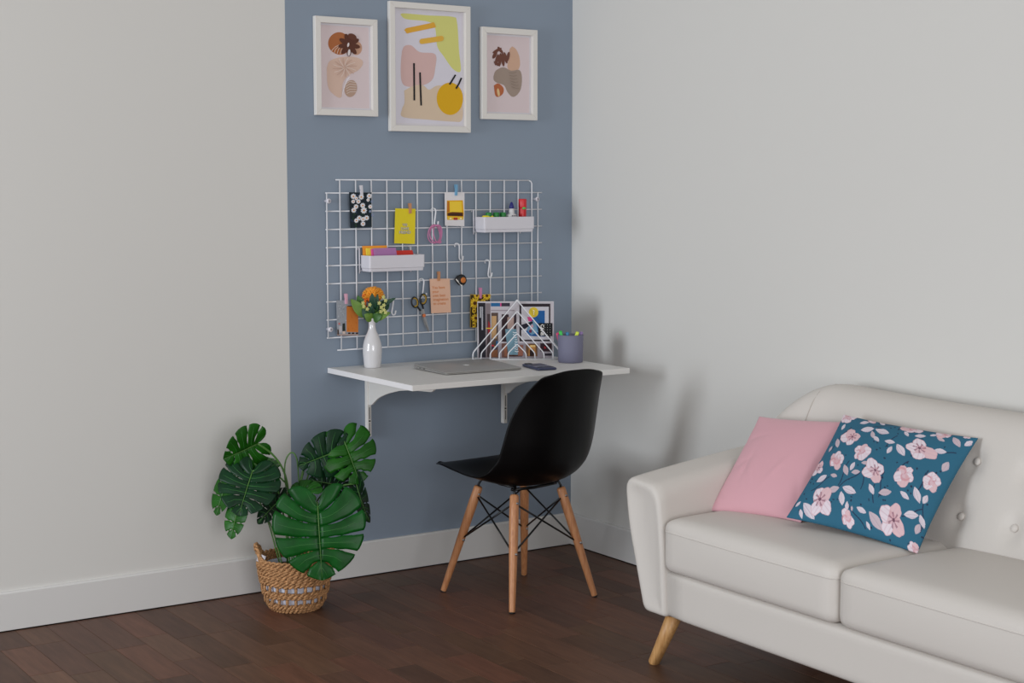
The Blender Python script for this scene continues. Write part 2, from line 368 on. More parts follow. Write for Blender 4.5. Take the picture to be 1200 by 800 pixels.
# ---------------------------------------------------------------- wire grid on the wall
GY = -.018; WR = .0024
grid = thing('wire_grid_panel', 'white wire grid memo panel fixed above the desk on blue wall', 'wire panel', (-.62, GY, .84))
def wire(p0, p1, r=WR):
    g = Vector((-.62, GY, .84))
    obj('wire', tube(bmesh.new(), [Vector(p0)-g, Vector(p1)-g], r, 8), white_metal, grid)
rows = [1.40-k*.0642 for k in range(9)]
wire((-1.043, GY, 1.4465), (-.217, GY, 1.4465)); wire((-1.043, GY, .8405), (-.205, GY, .8405))
for z in rows: wire((-1.084, GY, z), (-.156, GY, z))
cols = [-1.029+k*(.824/13) for k in range(14)]
for x in cols[:-1]: wire((x, GY-.0045, 1.4465), (x, GY-.0045, .8405))
g = Vector((-.62, GY, .84))
obj('wire', tube(bmesh.new(), [Vector(p)-g for p in [(-.217, GY, 1.4465), (-.209, GY-.002, 1.443), (-.2055, GY-.0045, 1.435), (-.205, GY-.0045, .8405)]], WR, 8), white_metal, grid)
wire((-1.081, GY-.0045, 1.40), (-1.081, GY-.0045, .8864)); wire((-.177, GY-.0045, 1.40), (-.177, GY-.0045, .8864))
for x, z in ((-1.075, 1.372), (-.182, 1.375), (-1.073, .917), (-.182, .917)):
    bm = bmesh.new(); tube(bm, [(x+.62, -GY-.0005, z-.84), (x+.62, -.008, z-.84)], .005, 10); lathe(bm, [(.009, 0), (.009, .004), (.004, .006)], 14)
    vs_ = bm.verts[-42:]
    bmesh.ops.transform(bm, matrix=Matrix.Translation((x+.62, -.006, z-.84)) @ Matrix.Rotation(R(90), 4, 'X'), verts=[v for v in bm.verts if v.index < 0 or v in vs_] if False else list(bm.verts)[20:])
    obj('wall_clip', bm, white_plastic, grid)

def P(px, py, y=-.026): q = at(px, py, 1, y); return (q.x, q.z)
# ---- clothes pegs
def peg(label, px, py0, py1, m, lean=0):
    x, z1 = P(px, py0, -.03); _, z0 = P(px, py1, -.03); L = z1-z0
    t = thing('clothes_peg', label, 'clothes peg', (x, -.0265, z0), 0, 'small clothes pegs holding cards'); t.rotation_euler = (0, lean, 0)
    bm = prism(bmesh.new(), [(-.0025, 0), (-.0025, L*.5), (-.0060, L), (-.0085, L), (-.0078, L*.5), (-.0055, 0)], 0, -.0048, .0048, .0005); obj('jaw', bm, m, t, False)
    bm = prism(bmesh.new(), [(-.0005, 0), (-.0001, L*.5), (.0030, L), (.0008, L), (-.0022, L*.5), (-.0022, 0)], 0, -.0048, .0048, .0003); obj('jaw', bm, m, t, False)
    obj('spring', tube(bmesh.new(), [(-.0055, -.004, L*.55), (.0055, -.004, L*.55)], .0018, 8), steel, t)
peg('white peg holding the daisy picture card', 424, 217, 229, white_plastic, -.1)
peg('pale wooden peg at the corner of the yellow card', 480.8, 238, 250, pegwood, -.05)
peg('light blue peg on the white card with a golden case', 534.5, 216, 229, mat('blue_peg', (112, 164, 198), .5))
peg('pink peg clipped on the grey city card', 405.8, 344, 356, mat('pink_peg', (222, 170, 190), .5), -.05)
peg('natural wooden peg on the peach handwritten card', 514.2, 318, 329, pegwood, 0)
peg('pink peg clipped on the sunflower card', 563, 337, 349.5, mat('pink_peg_dark', (206, 132, 168), .5), 0)

# ---- cards
def card(label, corners, thick, layers, paper=(225, 220, 215)):
    q = [P(*c) for c in corners]; cx = sum(a for a, _ in q)/4; cz = sum(b for _, b in q)/4
    t = thing('card', label, 'card', (cx, -.0262, cz), 0, 'cards pegged on the wire grid')
    poly = [(x-cx, z-cz) for x, z in q]
    obj('paper', prism(bmesh.new(), poly, 1, -thick, .0008), mat('card_paper_%d_%d_%d' % paper, paper, .8), t, False)
    if layers:
        o = inkmesh('print', [(c, [(x-cx, z-cz) for x, z in p]) for c, p in layers], t); o.location = (0, -thick-.0001, 0)
    return t, cx, cz
D = lambda p: Z(p, 370, 200, 6.667, -.0262)
LD = [((28, 40, 48), D([(260, 168), (434, 170), (437, 440), (270, 447)]))]
rd = random.Random(3)
for k in range(14): LD.append(((40, 62, 48) if k % 2 else (44, 58, 84), D(ell(rd.uniform(280, 420), rd.uniform(185, 430), 16, 7, rd.uniform(0, 3), n=10))))
for x, y, r in [(290, 200, 19), (350, 205, 19), (411, 197, 18), (308, 216, 13), (283, 240, 14), (322, 240, 16), (302, 280, 17), (352, 271, 18), (281, 308, 18), (358, 310, 22), (407, 280, 15), (388, 228, 12), (417, 240, 9), (316, 368, 17), (372, 367, 18), (342, 378, 17), (289, 388, 16), (339, 413, 17), (413, 345, 10), (392, 316, 9)]:
    r *= 1.15
    for k in range(9):
        a = k*2*math.pi/9; LD.append(((226, 226, 232) if r > 12 else (120, 150, 190), D(ell(x+math.cos(a)*r*.55, y+math.sin(a)*r*.55, r*.48, r*.26, a, n=8))))
    LD.append(((222, 150, 50), D(ell(x, y, r*.3, r*.3, n=10))))
card('dark postcard covered in white daisies, top left of the wire grid', [(409, 225.2), (435.2, 225.4), (435.6, 266), (410.5, 267)], .0008, LD, (30, 40, 50))
t, cx, cz = card('bright yellow card with three small lines of lettering', [(463.2, 244), (486.8, 244.5), (486, 285.7), (462, 285)], .001, [], (226, 206, 34))
for i, (s, sz) in enumerate((('YES', .0135), ('DARE', .0135), ('FRIEND', .0145))):
    for dx, m_, b_ in ((.0006, black_m, .0006), (0, mat('letter_white', (222, 218, 214), .6), 0)):
        text('lettering', s, sz, m_, t, (-.001-dx*.3, -.0012-(.0002 if not b_ else 0), .004-i*.0135-dx*.5), bold=b_)
W3 = lambda p: Z(p, 500, 200, 6.667, -.0262)
LC = [((230, 172, 26), W3([(157, 232), (282, 230), (290, 330), (286, 382), (160, 384), (155, 340)])), ((188, 110, 30), W3([(160, 238), (176, 240), (178, 322), (158, 326)])), ((242, 204, 60), W3([(178, 240), (272, 240), (274, 322), (180, 322)])),
      ((96, 52, 24), W3([(160, 330), (200, 322), (282, 326), (284, 356), (160, 352)])), ((60, 36, 22), W3([(170, 338), (270, 334), (278, 348), (168, 350)])), ((228, 190, 60), W3([(162, 360), (284, 362), (284, 382), (164, 382)])), ((250, 240, 200), W3(ell(185, 372, 9, 5))), ((250, 240, 200), W3(ell(265, 372, 9, 5))), ((180, 60, 40), W3([(208, 366), (240, 366), (240, 384), (208, 384)]))]
card('white card printed with an open golden case, under blue peg', [(521, 225), (544.2, 225), (544, 265), (521.5, 264.4)], .0008, LC, (224, 220, 222))
X4 = lambda p: Z(p, 385, 340, 13.333, -.0262)
LT = [((156, 160, 168), X4([(125, 160), (330, 160), (450, 260), (455, 690), (130, 695)])), ((206, 122, 50), X4([(280, 245), (440, 250), (462, 300), (462, 655), (280, 650)])), ((60, 34, 26), X4([(300, 240), (430, 242), (440, 256), (290, 254)])),
      ((176, 150, 140), X4([(130, 688), (466, 684), (466, 704), (130, 706)])), ((40, 48, 44), X4([(215, 520), (255, 512), (262, 640), (270, 680), (215, 680)])), ((212, 190, 178), X4([(215, 640), (258, 636), (262, 680), (215, 680)])), ((206, 108, 100), X4(ell(164, 522, 14, 15))), ((72, 58, 52), X4([(134, 610), (155, 610), (160, 690), (134, 690)])), ((190, 186, 190), X4([(160, 560), (205, 556), (205, 660), (160, 660)]))]
for x in (320, 380, 440): LT.append(((40, 26, 22), X4([(x-20, 660), (x+18, 658), (x+18, 682), (x-20, 682)])))
for k in range(26): LT.append(((190, 194, 200) if k % 2 else (128, 134, 146), X4(ell(rd.uniform(140, 268), rd.uniform(180, 500), rd.uniform(5, 14), rd.uniform(3, 8), rd.uniform(0, 3), n=8))))
for k in range(10): LT.append(((190, 104, 40), X4(ell(rd.uniform(300, 445), rd.uniform(280, 620), rd.uniform(8, 20), 4, 1.57, n=8))))
card('grey city photo card with an orange tower block, behind the vase', [(394.2, 352), (417, 351.5), (420, 391.5), (395, 392.5)], .0008, LT, (156, 160, 168))
t, cx, cz = card('peach paper card with five handwritten orange lines', [(503.4, 326.6), (527, 326.2), (528.4, 366), (505.3, 367)], .001, [], (226, 182, 156))
om = mat('orange_handwriting', (206, 122, 66), .7)
for i, s in enumerate(('You have', 'your', 'own best', 'imagination', 'to create')):
    text('handwriting', s, .0145, om, t, (-.036+i*.0012, -.0012, .031-i*.0148), align='LEFT', bold=.0002)
S5 = lambda p: Z(p, 500, 320, 11.43, -.0262)
LS = [((58, 44, 22), S5([(585, 285), (850, 290), (850, 730), (585, 728)]))]
for x, y, r in [(640, 400, 75), (650, 600, 62), (660, 300, 45), (790, 300, 60), (800, 470, 70), (610, 500, 34), (600, 690, 40), (770, 660, 60), (720, 380, 40)]:
    for k in range(13):
        a = k*2*math.pi/13; LS.append(((232, 196, 52) if k % 2 else (214, 168, 36), S5(ell(x+math.cos(a)*r*.6, y+math.sin(a)*r*.6, r*.45, r*.16, a, n=8))))
    LS.append(((92, 52, 22), S5(ell(x, y, r*.32, r*.32, n=12))))
sc = [(551.2, 344.7), (574.2, 345.8), (573.5, 384), (550.9, 383.5)]
ls = [(c, [(min(max(x, P(*sc[0])[0]), P(*sc[1])[0]), min(max(z, P(*sc[3])[1]), P(*sc[0])[1]-.002)) for x, z in p]) for c, p in LS]
card('sunflower picture card partly hidden behind the magazine', sc, .0008, ls, (200, 160, 40))

# ---- S hooks
def hook(label, px, py0, py1, lean=0):
    x, z1 = P(px, py0, -.028); _, z0 = P(px, py1, -.028); L = z1-z0
    t = thing('wire_hook', label, 'hook', (x, -.0245, z0), 0, 'white hooks on the wire grid'); t.rotation_euler = (0, lean, R(30))
    pts = [(0, .012, L*.80), (0, .013, L*.93), (0, .006, L*1.0), (0, -.004, L*.95), (0, -.0065, L*.8), (0, -.0045, L*.4), (0, -.0035, L*.15), (0, -.009, L*.02), (0, -.017, L*.06), (0, -.019, L*.24)]
    o = obj('bent_wire', tube(bmesh.new(), [tuple(p) for p in spline(pts, 36)], .0028, 8), white_metal, t)
    q = pts[-1]; b = bmesh.new(); bmesh.ops.create_uvsphere(b, u_segments=10, v_segments=8, radius=.0033); bmesh.ops.translate(b, verts=b.verts, vec=q); obj('ball_tip', b, white_metal, t)
    return t
hook('white hook carrying the pink hair ribbon', 508.5, 244, 265, .1)
hook('white hook from which the small black tape hangs', 538, 285, 305.5, -.12)
hook('empty white hook right of the tape, above the magazine', 571.5, 304.5, 325, .1)
hook('white hook from which the scissors hang', 494.5, 326.5, 349.5, .1)
hook('white hook just right of the flowers', 458.5, 350, 369, .15)

# ---- pink ribbon
x, z = P(508.8, 274, -.045)
t = thing('hair_ribbon', 'pink looped hair ribbon hanging on a white hook', 'ribbon', (x, -.045, z))
rib = mat('pink_ribbon', (196, 122, 162), .6, bump=.3, bscale=700)
for k, (a, b, dx, rr) in enumerate([(.026, .034, 0, 0), (.022, .032, .003, .35), (.024, .03, .004, -.3), (.018, .033, .012, .1)]):
    obj('loop', tube(bmesh.new(), [(dx+a*math.cos(th)*math.cos(rr)-b*math.sin(th)*math.sin(rr)*.5, .004*math.sin(th*2+k)-.002*k, b*math.sin(th)+a*math.cos(th)*math.sin(rr)*.5) for th in [i*2*math.pi/28 for i in range(28)]], .0021, 6, closed=True), rib, t)
obj('tail', tube(bmesh.new(), [(.01, -.004, -.028), (.02, -.006, -.034), (.026, -.006, -.03), (.024, -.004, -.024), (.014, -.004, -.03)], .003, 6), rib, t)
# ---- scissors
x, z = P(494, 344, -.04)
t = thing('scissors', 'black and yellow handled scissors hanging on the wire grid', 'scissors', (x, -.038, z)); g = Vector((x, 0, z))
def S(px, py): q = P(px, py, -.04); return (q[0]-x, q[1]-z)
def sc_pt(u, v): return S(475+u/13.34, 335+v/13.33)
gold = mat('yellow_grip', (178, 142, 30), .5); blk = mat('black_grip', (22, 22, 24), .4)
def loop(c, a, b, ang, yy, nm):
    pts = [sc_pt(*p) for p in ellipse(c[0], c[1], a, b, ang, 28)]
    lo = obj(nm, tube(bmesh.new(), [(p[0], yy, p[1]) for p in pts], .0032, 8, closed=True), blk, t)
    pts2 = [sc_pt(*p) for p in ellipse(c[0], c[1], a*.8, b*.82, ang, 28)]
    obj('grip_lining', tube(bmesh.new(), [(p[0], yy-.0012, p[1]) for p in pts2][-9:]+[(p[0], yy-.0012, p[1]) for p in pts2][:10], .0026, 6), gold, lo)
loop((152, 255), 50, 78, -.15, 0, 'handle'); loop((270, 205), 50, 80, .12, -.006, 'handle')
for a, b, yy in (((190, 320), (240, 385), 0), ((225, 200), (280, 355), -.006)):
    A_, B_ = sc_pt(*a), sc_pt(*b); obj('shank', tube(bmesh.new(), [(A_[0], yy, A_[1]), (B_[0], yy/2, B_[1])], [.004, .0035], 8), blk, t)
for pts, yy in (([(235, 380), (262, 375), (330, 520), (368, 700), (360, 718), (300, 600), (262, 470)], -.001), ([(255, 360), (285, 350), (312, 470), (372, 700), (366, 712), (318, 600), (275, 480)], -.0035)):
    obj('blade', prism(bmesh.new(), [sc_pt(*p) for p in pts], 1, yy-.001, yy+.001), steel, t, False)
q = sc_pt(286, 460); b = lathe(bmesh.new(), [(.0065, 0), (.0065, .003), (.003, .0045)], 16, close_top=True); bmesh.ops.transform(b, matrix=Matrix.Translation((q[0], -.004, q[1])) @ Matrix.Rotation(R(90), 4, 'X'), verts=b.verts)
obj('pivot_screw', b, mat('orange_pivot', (214, 116, 64), .5), t)
# ---- tape
x, z = P(540.6, 328, -.045)
t = thing('tape_measure', 'small black tape measure with orange centre hanging on a cord', 'tape measure', (x, -.036, z))
b = lathe(bmesh.new(), [(.013, 0), (.0195, .002), (.021, .006), (.021, .012), (.019, .016), (.013, .018)], 28, close_top=True); bmesh.ops.rotate(b, verts=b.verts, matrix=Matrix.Rotation(R(90), 3, 'X')); obj('case', b, black_m, t)
b = lathe(bmesh.new(), [(.0105, 0), (.0105, .003), (.006, .004)], 24, c=(0, 0, 0), close_top=True); bmesh.ops.transform(b, matrix=Matrix.Translation((.002, -.018, 0)) @ Matrix.Rotation(R(90), 4, 'X'), verts=b.verts); obj('centre_disc', b, mat('orange_disc', (196, 112, 42), .5), t)
obj('corner', prism(bmesh.new(), [(-.014, -.014), (-.029, .003), (-.014, .019), (0, 0)], 1, -.015, -.003, .002), black_m, t, False)
obj('blade_end', prism(bmesh.new(), [(-.029, .003), (-.0265, .006), (.0005, -.019), (-.003, -.0235)], 1, -.0165, -.0155), mat('tape_white', (226, 222, 216), .5), t, False)
obj('cord', tube(bmesh.new(), [(0, -.01, .018), (.0005, -.004, .045), (.0, -.004, .068)], .001, 6), mat('grey_cord', (140, 120, 112), .8), t)

# ---- hanging trays
def tray(label, x0, x1, z0, z1, y1=-.095):
    t = thing('storage_tray', label, 'tray', (x0, -.026, z0), 0, 'white trays hooked on the grid')
    W_, D_, Hh = x1-x0, y1+.026, z1-z0; th = .0022; i = .004
    bm = bmesh.new(); r1 = rounded_poly([(i, 0), (W_-i, 0), (W_-i, D_+i), (i, D_+i)], .006, 3); r2 = rounded_poly([(i*.7, 0), (W_-i*.7, 0), (W_-i*.7, D_+i*.7), (i*.7, D_+i*.7)], .006, 3); r3 = rounded_poly([(0, 0), (W_, 0), (W_, D_), (0, D_)], .007, 3); 
    def ins(r, d): return [(min(max(a, d), W_-d), max(min(b, -d), D_+d)) for a, b in r]
    rings = [[(a, b, 0) for a, b in r1], [(a, b, Hh*.18) for a, b in r2], [(a, b, Hh*.22) for a, b in r3], [(a, b, Hh) for a, b in r3], [(a, b, Hh) for a, b in ins(r3, th)], [(a, b, th) for a, b in ins(r3, th+i)]]
    loft(bm, rings); obj('basin', bm, white_plastic, t, False)
    for hx in (-.006, W_-.022):
        bm = bmesh.new(); zz = Hh+.026
        tube(bm, [(hx, .009, zz-.008), (hx, .009, zz), (hx, -.004, zz), (hx, -.004, -.008), (hx+.006, -.006, .004)], .0022, 6); obj('hanger', bm, white_plastic, t)
    return t
TR1 = (-.951, -.7235, 1.121, 1.178); TR2 = (-.468, -.242, 1.253, 1.310)
tray('white tray on grid holding coloured paper notes', *TR1); tray('white tray on grid holding glue and green caps', *TR2)
def note(label, x0, x1, y, h, rgb, lean=.12, sk=0, n=1):
    t = thing('note_pad', label, 'paper notes', (x0, y, TR1[2]+.0025), 0, 'coloured notes in the tray'); w_ = x1-x0
    bm = prism(bmesh.new(), [(0, 0), (w_, 0), (w_+sk, h), (sk, h)], 1, -.0025, .0025); bmesh.ops.rotate(bm, verts=bm.verts, matrix=Matrix.Rotation(-lean, 3, 'X'))
    obj('sheets', bm, mat('note_%d_%d_%d' % rgb, rgb, .8), t, False)
    bm = prism(bmesh.new(), [(0, 0), (w_, 0), (w_+sk, h), (sk, h)], 1, .0026, .0034); bmesh.ops.rotate(bm, verts=bm.verts, matrix=Matrix.Rotation(-lean, 3, 'X'))
    obj('backing_sheet', bm, mat('note_%d_%d_%d' % rgb, rgb, .8), t, False)
note('orange paper notes at the back of the notes tray', -.943, -.845, -.038, .088, (240, 156, 50))
note('yellow paper notes just before the orange ones', -.934, -.856, -.047, .080, (240, 216, 70))
note('magenta paper notes just behind the purple pad', -.918, -.84, -.056, .078, (224, 92, 160))
note('purple note pad standing in the tray front left', -.905, -.815, -.064, .080, (172, 120, 172), sk=-.008)
note('red note pad lying low in the notes tray', -.806, -.737, -.060, .070, (206, 54, 42), sk=-.012, lean=.2)
zt = TR2[2]+.0025
t = thing('yellow_eraser', 'yellow rounded block at left end of the glue tray', 'eraser', (-.430, -.06, zt)); obj('block', rbox(.045, .026, .06, .008, 6), mat('yellow_block', (236, 220, 30), .5), t).location = (0, 0, .030)
boxo('sleeve', (-.0235, .0235, -.0142, .0142, .004, .030), mat('yellow_sleeve', (240, 236, 200), .6), t)
for i, (px, lb) in enumerate(((485.2-.0, 'green capped paint pot nearest the yellow block'), (543, 'green capped paint pot, second from the yellow block'), (596, 'green capped paint pot nearest the glue bottle'))):
    px = 500+(485, 543, 596)[i]/6.667; q = at(px, 252, 1, -.06)
    t = thing('paint_pot', lb, 'paint pot', (q.x, -.06, zt), 0, 'green capped paint pots in the tray')
    obj('pot', lathe(bmesh.new(), [(.009, 0), (.0105, .002), (.0105, .046), (.009, .05)], 20, close_top=True), mat('clear_pot', (200, 206, 200), .3), t)
    obj('cap', lathe(bmesh.new(), [(.0112, .050), (.0118, .052), (.0118, .068), (.0105, .071)], 20, close_top=True), mat('green_cap', (24, 124, 52), .45), t)
q = at(599.5, 252, 1, -.062)
t = thing('glue_bottle', 'white glue bottle with navy cone cap in the tray', 'glue bottle', (q.x, -.062, zt))
obj('bottle_body', lathe(bmesh.new(), [(.019, 0), (.021, .003), (.021, .055), (.019, .062), (.011, .066), (.010, .078), (.009, .086)], 24, close_top=True), mat('glue_white', (206, 204, 206), .4), t)
obj('cone_cap', lathe(bmesh.new(), [(.0092, .084), (.009, .092), (.0055, .104), (.002, .110)], 18, close_top=True), mat('navy_cap', (30, 32, 112), .4), t)
b = bmesh.new()
for dx in (-.009, 0, .008): box(b, dx-.0025, dx+.0025, -.0214, -.0196, .056, .0605)
obj('label_marks', b, mat('grey_ink', (120, 118, 124), .6), t, False)
q = at(612.3, 252, 1, -.06)
t = thing('glue_stick_tube', 'red tube with green oval mark at right of the tray', 'glue stick', (q.x, -.06, zt))
obj('tube_body', lathe(bmesh.new(), [(.0135, 0), (.0145, .002), (.0145, .085), (.0138, .088)], 24, close_top=True), mat('red_tube', (200, 26, 34), .35), t)
obj('cap', lathe(bmesh.new(), [(.0150, .088), (.0155, .090), (.0155, .1185), (.0145, .121)], 24, close_top=True), mat('red_cap', (206, 34, 44), .35), t)
b = bmesh.new(); bmesh.ops.create_uvsphere(b, u_segments=14, v_segments=8, radius=1); bmesh.ops.scale(b, verts=b.verts, vec=(.0085, .0022, .0045)); bmesh.ops.translate(b, verts=b.verts, vec=(-.003, -.0150, .086)); obj('oval_mark', b, mat('green_mark', (96, 190, 90), .5), t)

# ---------------------------------------------------------------- desk
DX0, DX1, DY, DZ, DT = -1.074, -.180, -.608, .778, .019
desk = thing('wall_desk', 'white wall-mounted desk shelf on two white brackets', 'desk', (-.627, 0, .5))
def dz(b): return (b[0]+.627, b[1]+.627, b[2], b[3], b[4]-.5, b[5]-.5)
boxo('desktop', dz((DX0, DX1, DY, -.001, DZ-DT, DZ)), white_lam, desk, .0012)
boxo('edge_band', dz((DX0-.0008, DX0+.0006, DY+.001, -.002, DZ-DT+.001, DZ-.001)), mat('bright_edge_band', (226, 224, 226), .4), desk, 0)
for bx in (-.917, -.3255):
    o = obj('bracket', prism(bmesh.new(), [(-.001, .2585), (-.001, .018), (-.019, .018), (-.020, .135)] + [(-.03, .1345), (-.045, .137), (-.065, .150), (-.09, .165), (-.122, .178), (-.16, .190), (-.197, .199), (-.25, .211), (-.318, .2195), (-.40, .226), (-.468, .230), (-.484, .238), (-.486, .248), (-.48, .2585)], 0, bx+.627-.0035, bx+.627+.0035), white_wood, desk, False)
    boxo('bracket_post', (bx+.627-.008, bx+.627+.008, -.021, -.0005, .017, .2585), white_wood, o, .0015)
    boxo('bracket_arm', (bx+.627-.010, bx+.627+.010, -.49, -.003, .250, .2588), white_wood, o, .001)
    for z0, z1 in ((.032, .068), (.082, .125)):
        boxo('slot', (bx+.627-.0015, bx+.627+.0015, -.0215, -.0185, z0, z1), mat('slot_dark', (60, 58, 60), .7), o, 0)
    obj('screw', tube(bmesh.new(), [(bx+.627, -.020, .075), (bx+.627, -.0225, .075)], .0035, 10), mat('screw_dark', (50, 46, 44), .4, metal=.5), o)

# ---- laptop
LW, LD_, LR = .312, .237, .06
t = thing('laptop', 'closed silver wedge laptop lying on the white desk', 'laptop', (-.682, -.318, DZ), -.02)
alu = mat('brushed_aluminium', (176, 174, 171), .42, metal=.6, bump=.03, bscale=500)
def slab(za, zb, w_, d_, inset=0):
    ring = rounded_poly([(-w_/2, -d_/2), (w_/2, -d_/2), (w_/2, d_/2), (-w_/2, d_/2)], .012, 5)
    def zz(zf, y): return zf[0]+(zf[1]-zf[0])*((y+d_/2)/d_)
    def sc(k): return [(a*(1-2*k/w_), b*(1-2*k/d_)) for a, b in ring]
    return [[(a, b, zz(za, b)) for a, b in sc(.003)], [(a, b, zz(za, b)+.0012) for a, b in ring], [(a, b, zz(zb, b)-.0008) for a, b in ring], [(a, b, zz(zb, b)) for a, b in sc(.001)]]
obj('base_shell', loft(bmesh.new(), slab((.002, .002), (.0052, .0125), LW, LD_)), alu, t)
obj('lid', loft(bmesh.new(), slab((.0056, .013), (.0085, .0185), LW, LD_)), alu, t)
obj('hinge', tube(bmesh.new(), [(-.1, LD_/2-.003, .0128), (.1, LD_/2-.003, .0128)], .003, 8), black_m, t)
for sx in (-1, 1):
    for sy in (-1, 1): obj('foot', lathe(bmesh.new(), [(.006, 0), (.006, .0025)], 12, (sx*.13, sy*.095, 0), close_top=True), black_m, t)
for k, yy in enumerate((.085, .066, .05, .036)): boxo('port', (-LW/2-.0003, -LW/2+.002, yy-.005, yy+.005, .006, .009), black_m if k % 2 else steel, t, 0)
lg = [(0, .30), (-.18, .36), (-.36, .26), (-.42, .02), (-.34, -.26), (-.18, -.44), (0, -.38), (.18, -.44), (.32, -.24), (.37, -.12), (.26, -.02), (.24, .14), (.34, .24), (.20, .36)]
s = .026; zl = lambda y: .0085+(.01)*((y+LD_/2)/LD_)
V = [tuple(p) for p in cr(lg, 44)]
inkmesh('lid_emblem', [((240, 240, 238), [(-x*s, -y*s) for x, y in V]), ((240, 240, 238), [(-x*s, -y*s) for x, y in ellipse(.07, .52, .12, .05, .9, 12)])], t, step=0, to3=lambda x, y, k: (x, y+.01, zl(y+.01)+.0003))
# ---- phone
t = thing('phone', 'phone face down in a dark blue marbled case by the laptop', 'phone', (-.452, -.432, DZ), -.2)
ph = mat('marbled_case', (52, 58, 86), .35)
obj('case', rbox(.074, .150, .010, .005, 10), ph, t).location = (0, 0, .0052)
LP = []
rq = random.Random(5)
for k in range(6):
    y0 = -.06+k*.02; LP.append(((150, 150, 166) if k % 3 else (30, 30, 48), stroke([(-.033, y0), (-.012, y0+rq.uniform(-.01, .02)), (.012, y0+rq.uniform(-.01, .02)), (.033, y0+.01)], rq.uniform(.003, .010))))
inkmesh('marble_print', LP, t, step=.00008, to3=lambda x, y, k: (x, y, .01035+k))
boxo('camera_bump', (-.03, -.006, .045, .068, .0095, .0125), black_m, t, .002)
# ---- pen cup + highlighters
cupx, cupy = -.245, -.335
t = thing('pen_cup', 'matte grey-blue round pen cup at the right of the desk', 'pen cup', (cupx, cupy, DZ))
obj('cup_wall', lathe(bmesh.new(), [(.042, 0), (.0455, .003), (.0465, .05), (.0475, .101), (.0465, .1025), (.0445, .101), (.043, .05), (.042, .006)], 48), mat('grey_blue_ceramic', (112, 112, 134), .65), t)
obj('cup_floor', lathe(bmesh.new(), [(.0425, .004), (.0425, .007)], 32, close_top=True), mat('grey_blue_ceramic', (112, 112, 134)), t)
for i, (nm, rgb, px0, py0, ang, dy) in enumerate((('pink', (214, 52, 112), 653.5, 389.5, -.16, .012), ('green', (44, 190, 74), 656.5, 387.5, -.22, -.012), ('blue', (40, 124, 172), 665, 389, .06, .0), ('yellow', (208, 226, 62), 677, 388.5, .30, -.012), ('purple', (146, 120, 178), 681.5, 388.5, .24, .014))):
    top = deep(px0, py0, (Vector((cupx, cupy, DZ+.11))-CAM).dot(fwd)+dy); d = rgt*math.sin(ang)+Vector((0, 0, 1))*math.cos(ang); zt_ = DZ+.012
    bot = top-d*((top.z-zt_)/d.z); off = Vector((bot.x-cupx, bot.y-cupy, 0)); lim = .026
    if off.length > lim: bot = Vector((cupx, cupy, zt_))+off.normalized()*lim
    # keep top inside/over cup
    off = Vector((top.x-cupx, top.y-cupy, 0))
    dirv = (top-bot).normalized(); Lh = (top-bot).length
    h = thing('highlighter_pen', '%s highlighter standing in the grey-blue pen cup' % nm, 'highlighter', bot, 0, 'highlighters in the pen cup')
    h.rotation_euler = dirv.to_track_quat('Z', 'Y').to_euler()
    cm = mat('marker_'+nm, rgb, .35)
    obj('barrel', lathe(bmesh.new(), [(.0055, 0), (.007, .004), (.007, Lh-.035)], 16, close_top=True), cm, h)
    b = rbox(.017, .013, .036, .004, 5); bmesh.ops.translate(b, verts=b.verts, vec=(0, 0, Lh-.018)); obj('cap', b, cm, h)

# ---- magazine rack and magazine
a33 = R(33); U = Vector((math.cos(a33), -math.sin(a33), 0)); Vb = Vector((math.sin(a33), math.cos(a33), 0))
RO = Vector((-.509, -.079, DZ))
rack = thing('magazine_rack', 'white wire magazine rack of nested pointed outlines', 'magazine rack', RO, -a33)
cxr = .165; mp = [(.1655, .2175), (.1345, .177), (.1005, .136), (.0665, .094), (.0335, .054)]
for yy, dx in ((0, 0), (.044, .001)):
    for i, (hw, zt_) in enumerate(mp):
        if yy and i > 0: continue
        pts = rounded_poly([(cxr-hw, .0), (cxr-hw, .024), (cxr, zt_+.004), (cxr+hw, .024), (cxr+hw, .0)], [.0001, .008, .006, .008, .0001], 4)
        obj('pointed_wire', tube(bmesh.new(), [(p[0]+dx, yy, p[1]+.0022) for p in pts], .0022, 8), white_metal, rack)
    obj('base_wire', tube(bmesh.new(), [(cxr-.1655+dx, yy, .0024), (cxr+.1655+dx, yy, .0024)], .0022, 8), white_metal, rack)
for x_ in (0, .331): obj('side_wire', tube(bmesh.new(), [(x_, 0, .0024), (x_+.001, .044, .0024)], .0022, 8), white_metal, rack)
mag = thing('magazine', 'magazine with photo collage cover standing in the wire rack', 'magazine', RO+U*.0165+Vb*.020+Vector((0, 0, .005)), -a33)
MW, MH = .286, .213
boxo('pages', (0, MW, 0, .006, 0, MH), mat('page_white', (222, 220, 222), .6), mag, .0006)
def mz(x, y): return ((x-558)/90.5*MW, (419.3-y)/69.5*MH)   # spots on the cover
def z3(p): return [mz(555+x/10, 345+y/10) for x, y in p]
def z4(p): return [mz(600+x/10, 345+y/10) for x, y in p]
def rc(x0, y0, x1, y1): return [(x0, y0), (x1, y0), (x1, y1), (x0, y1)]
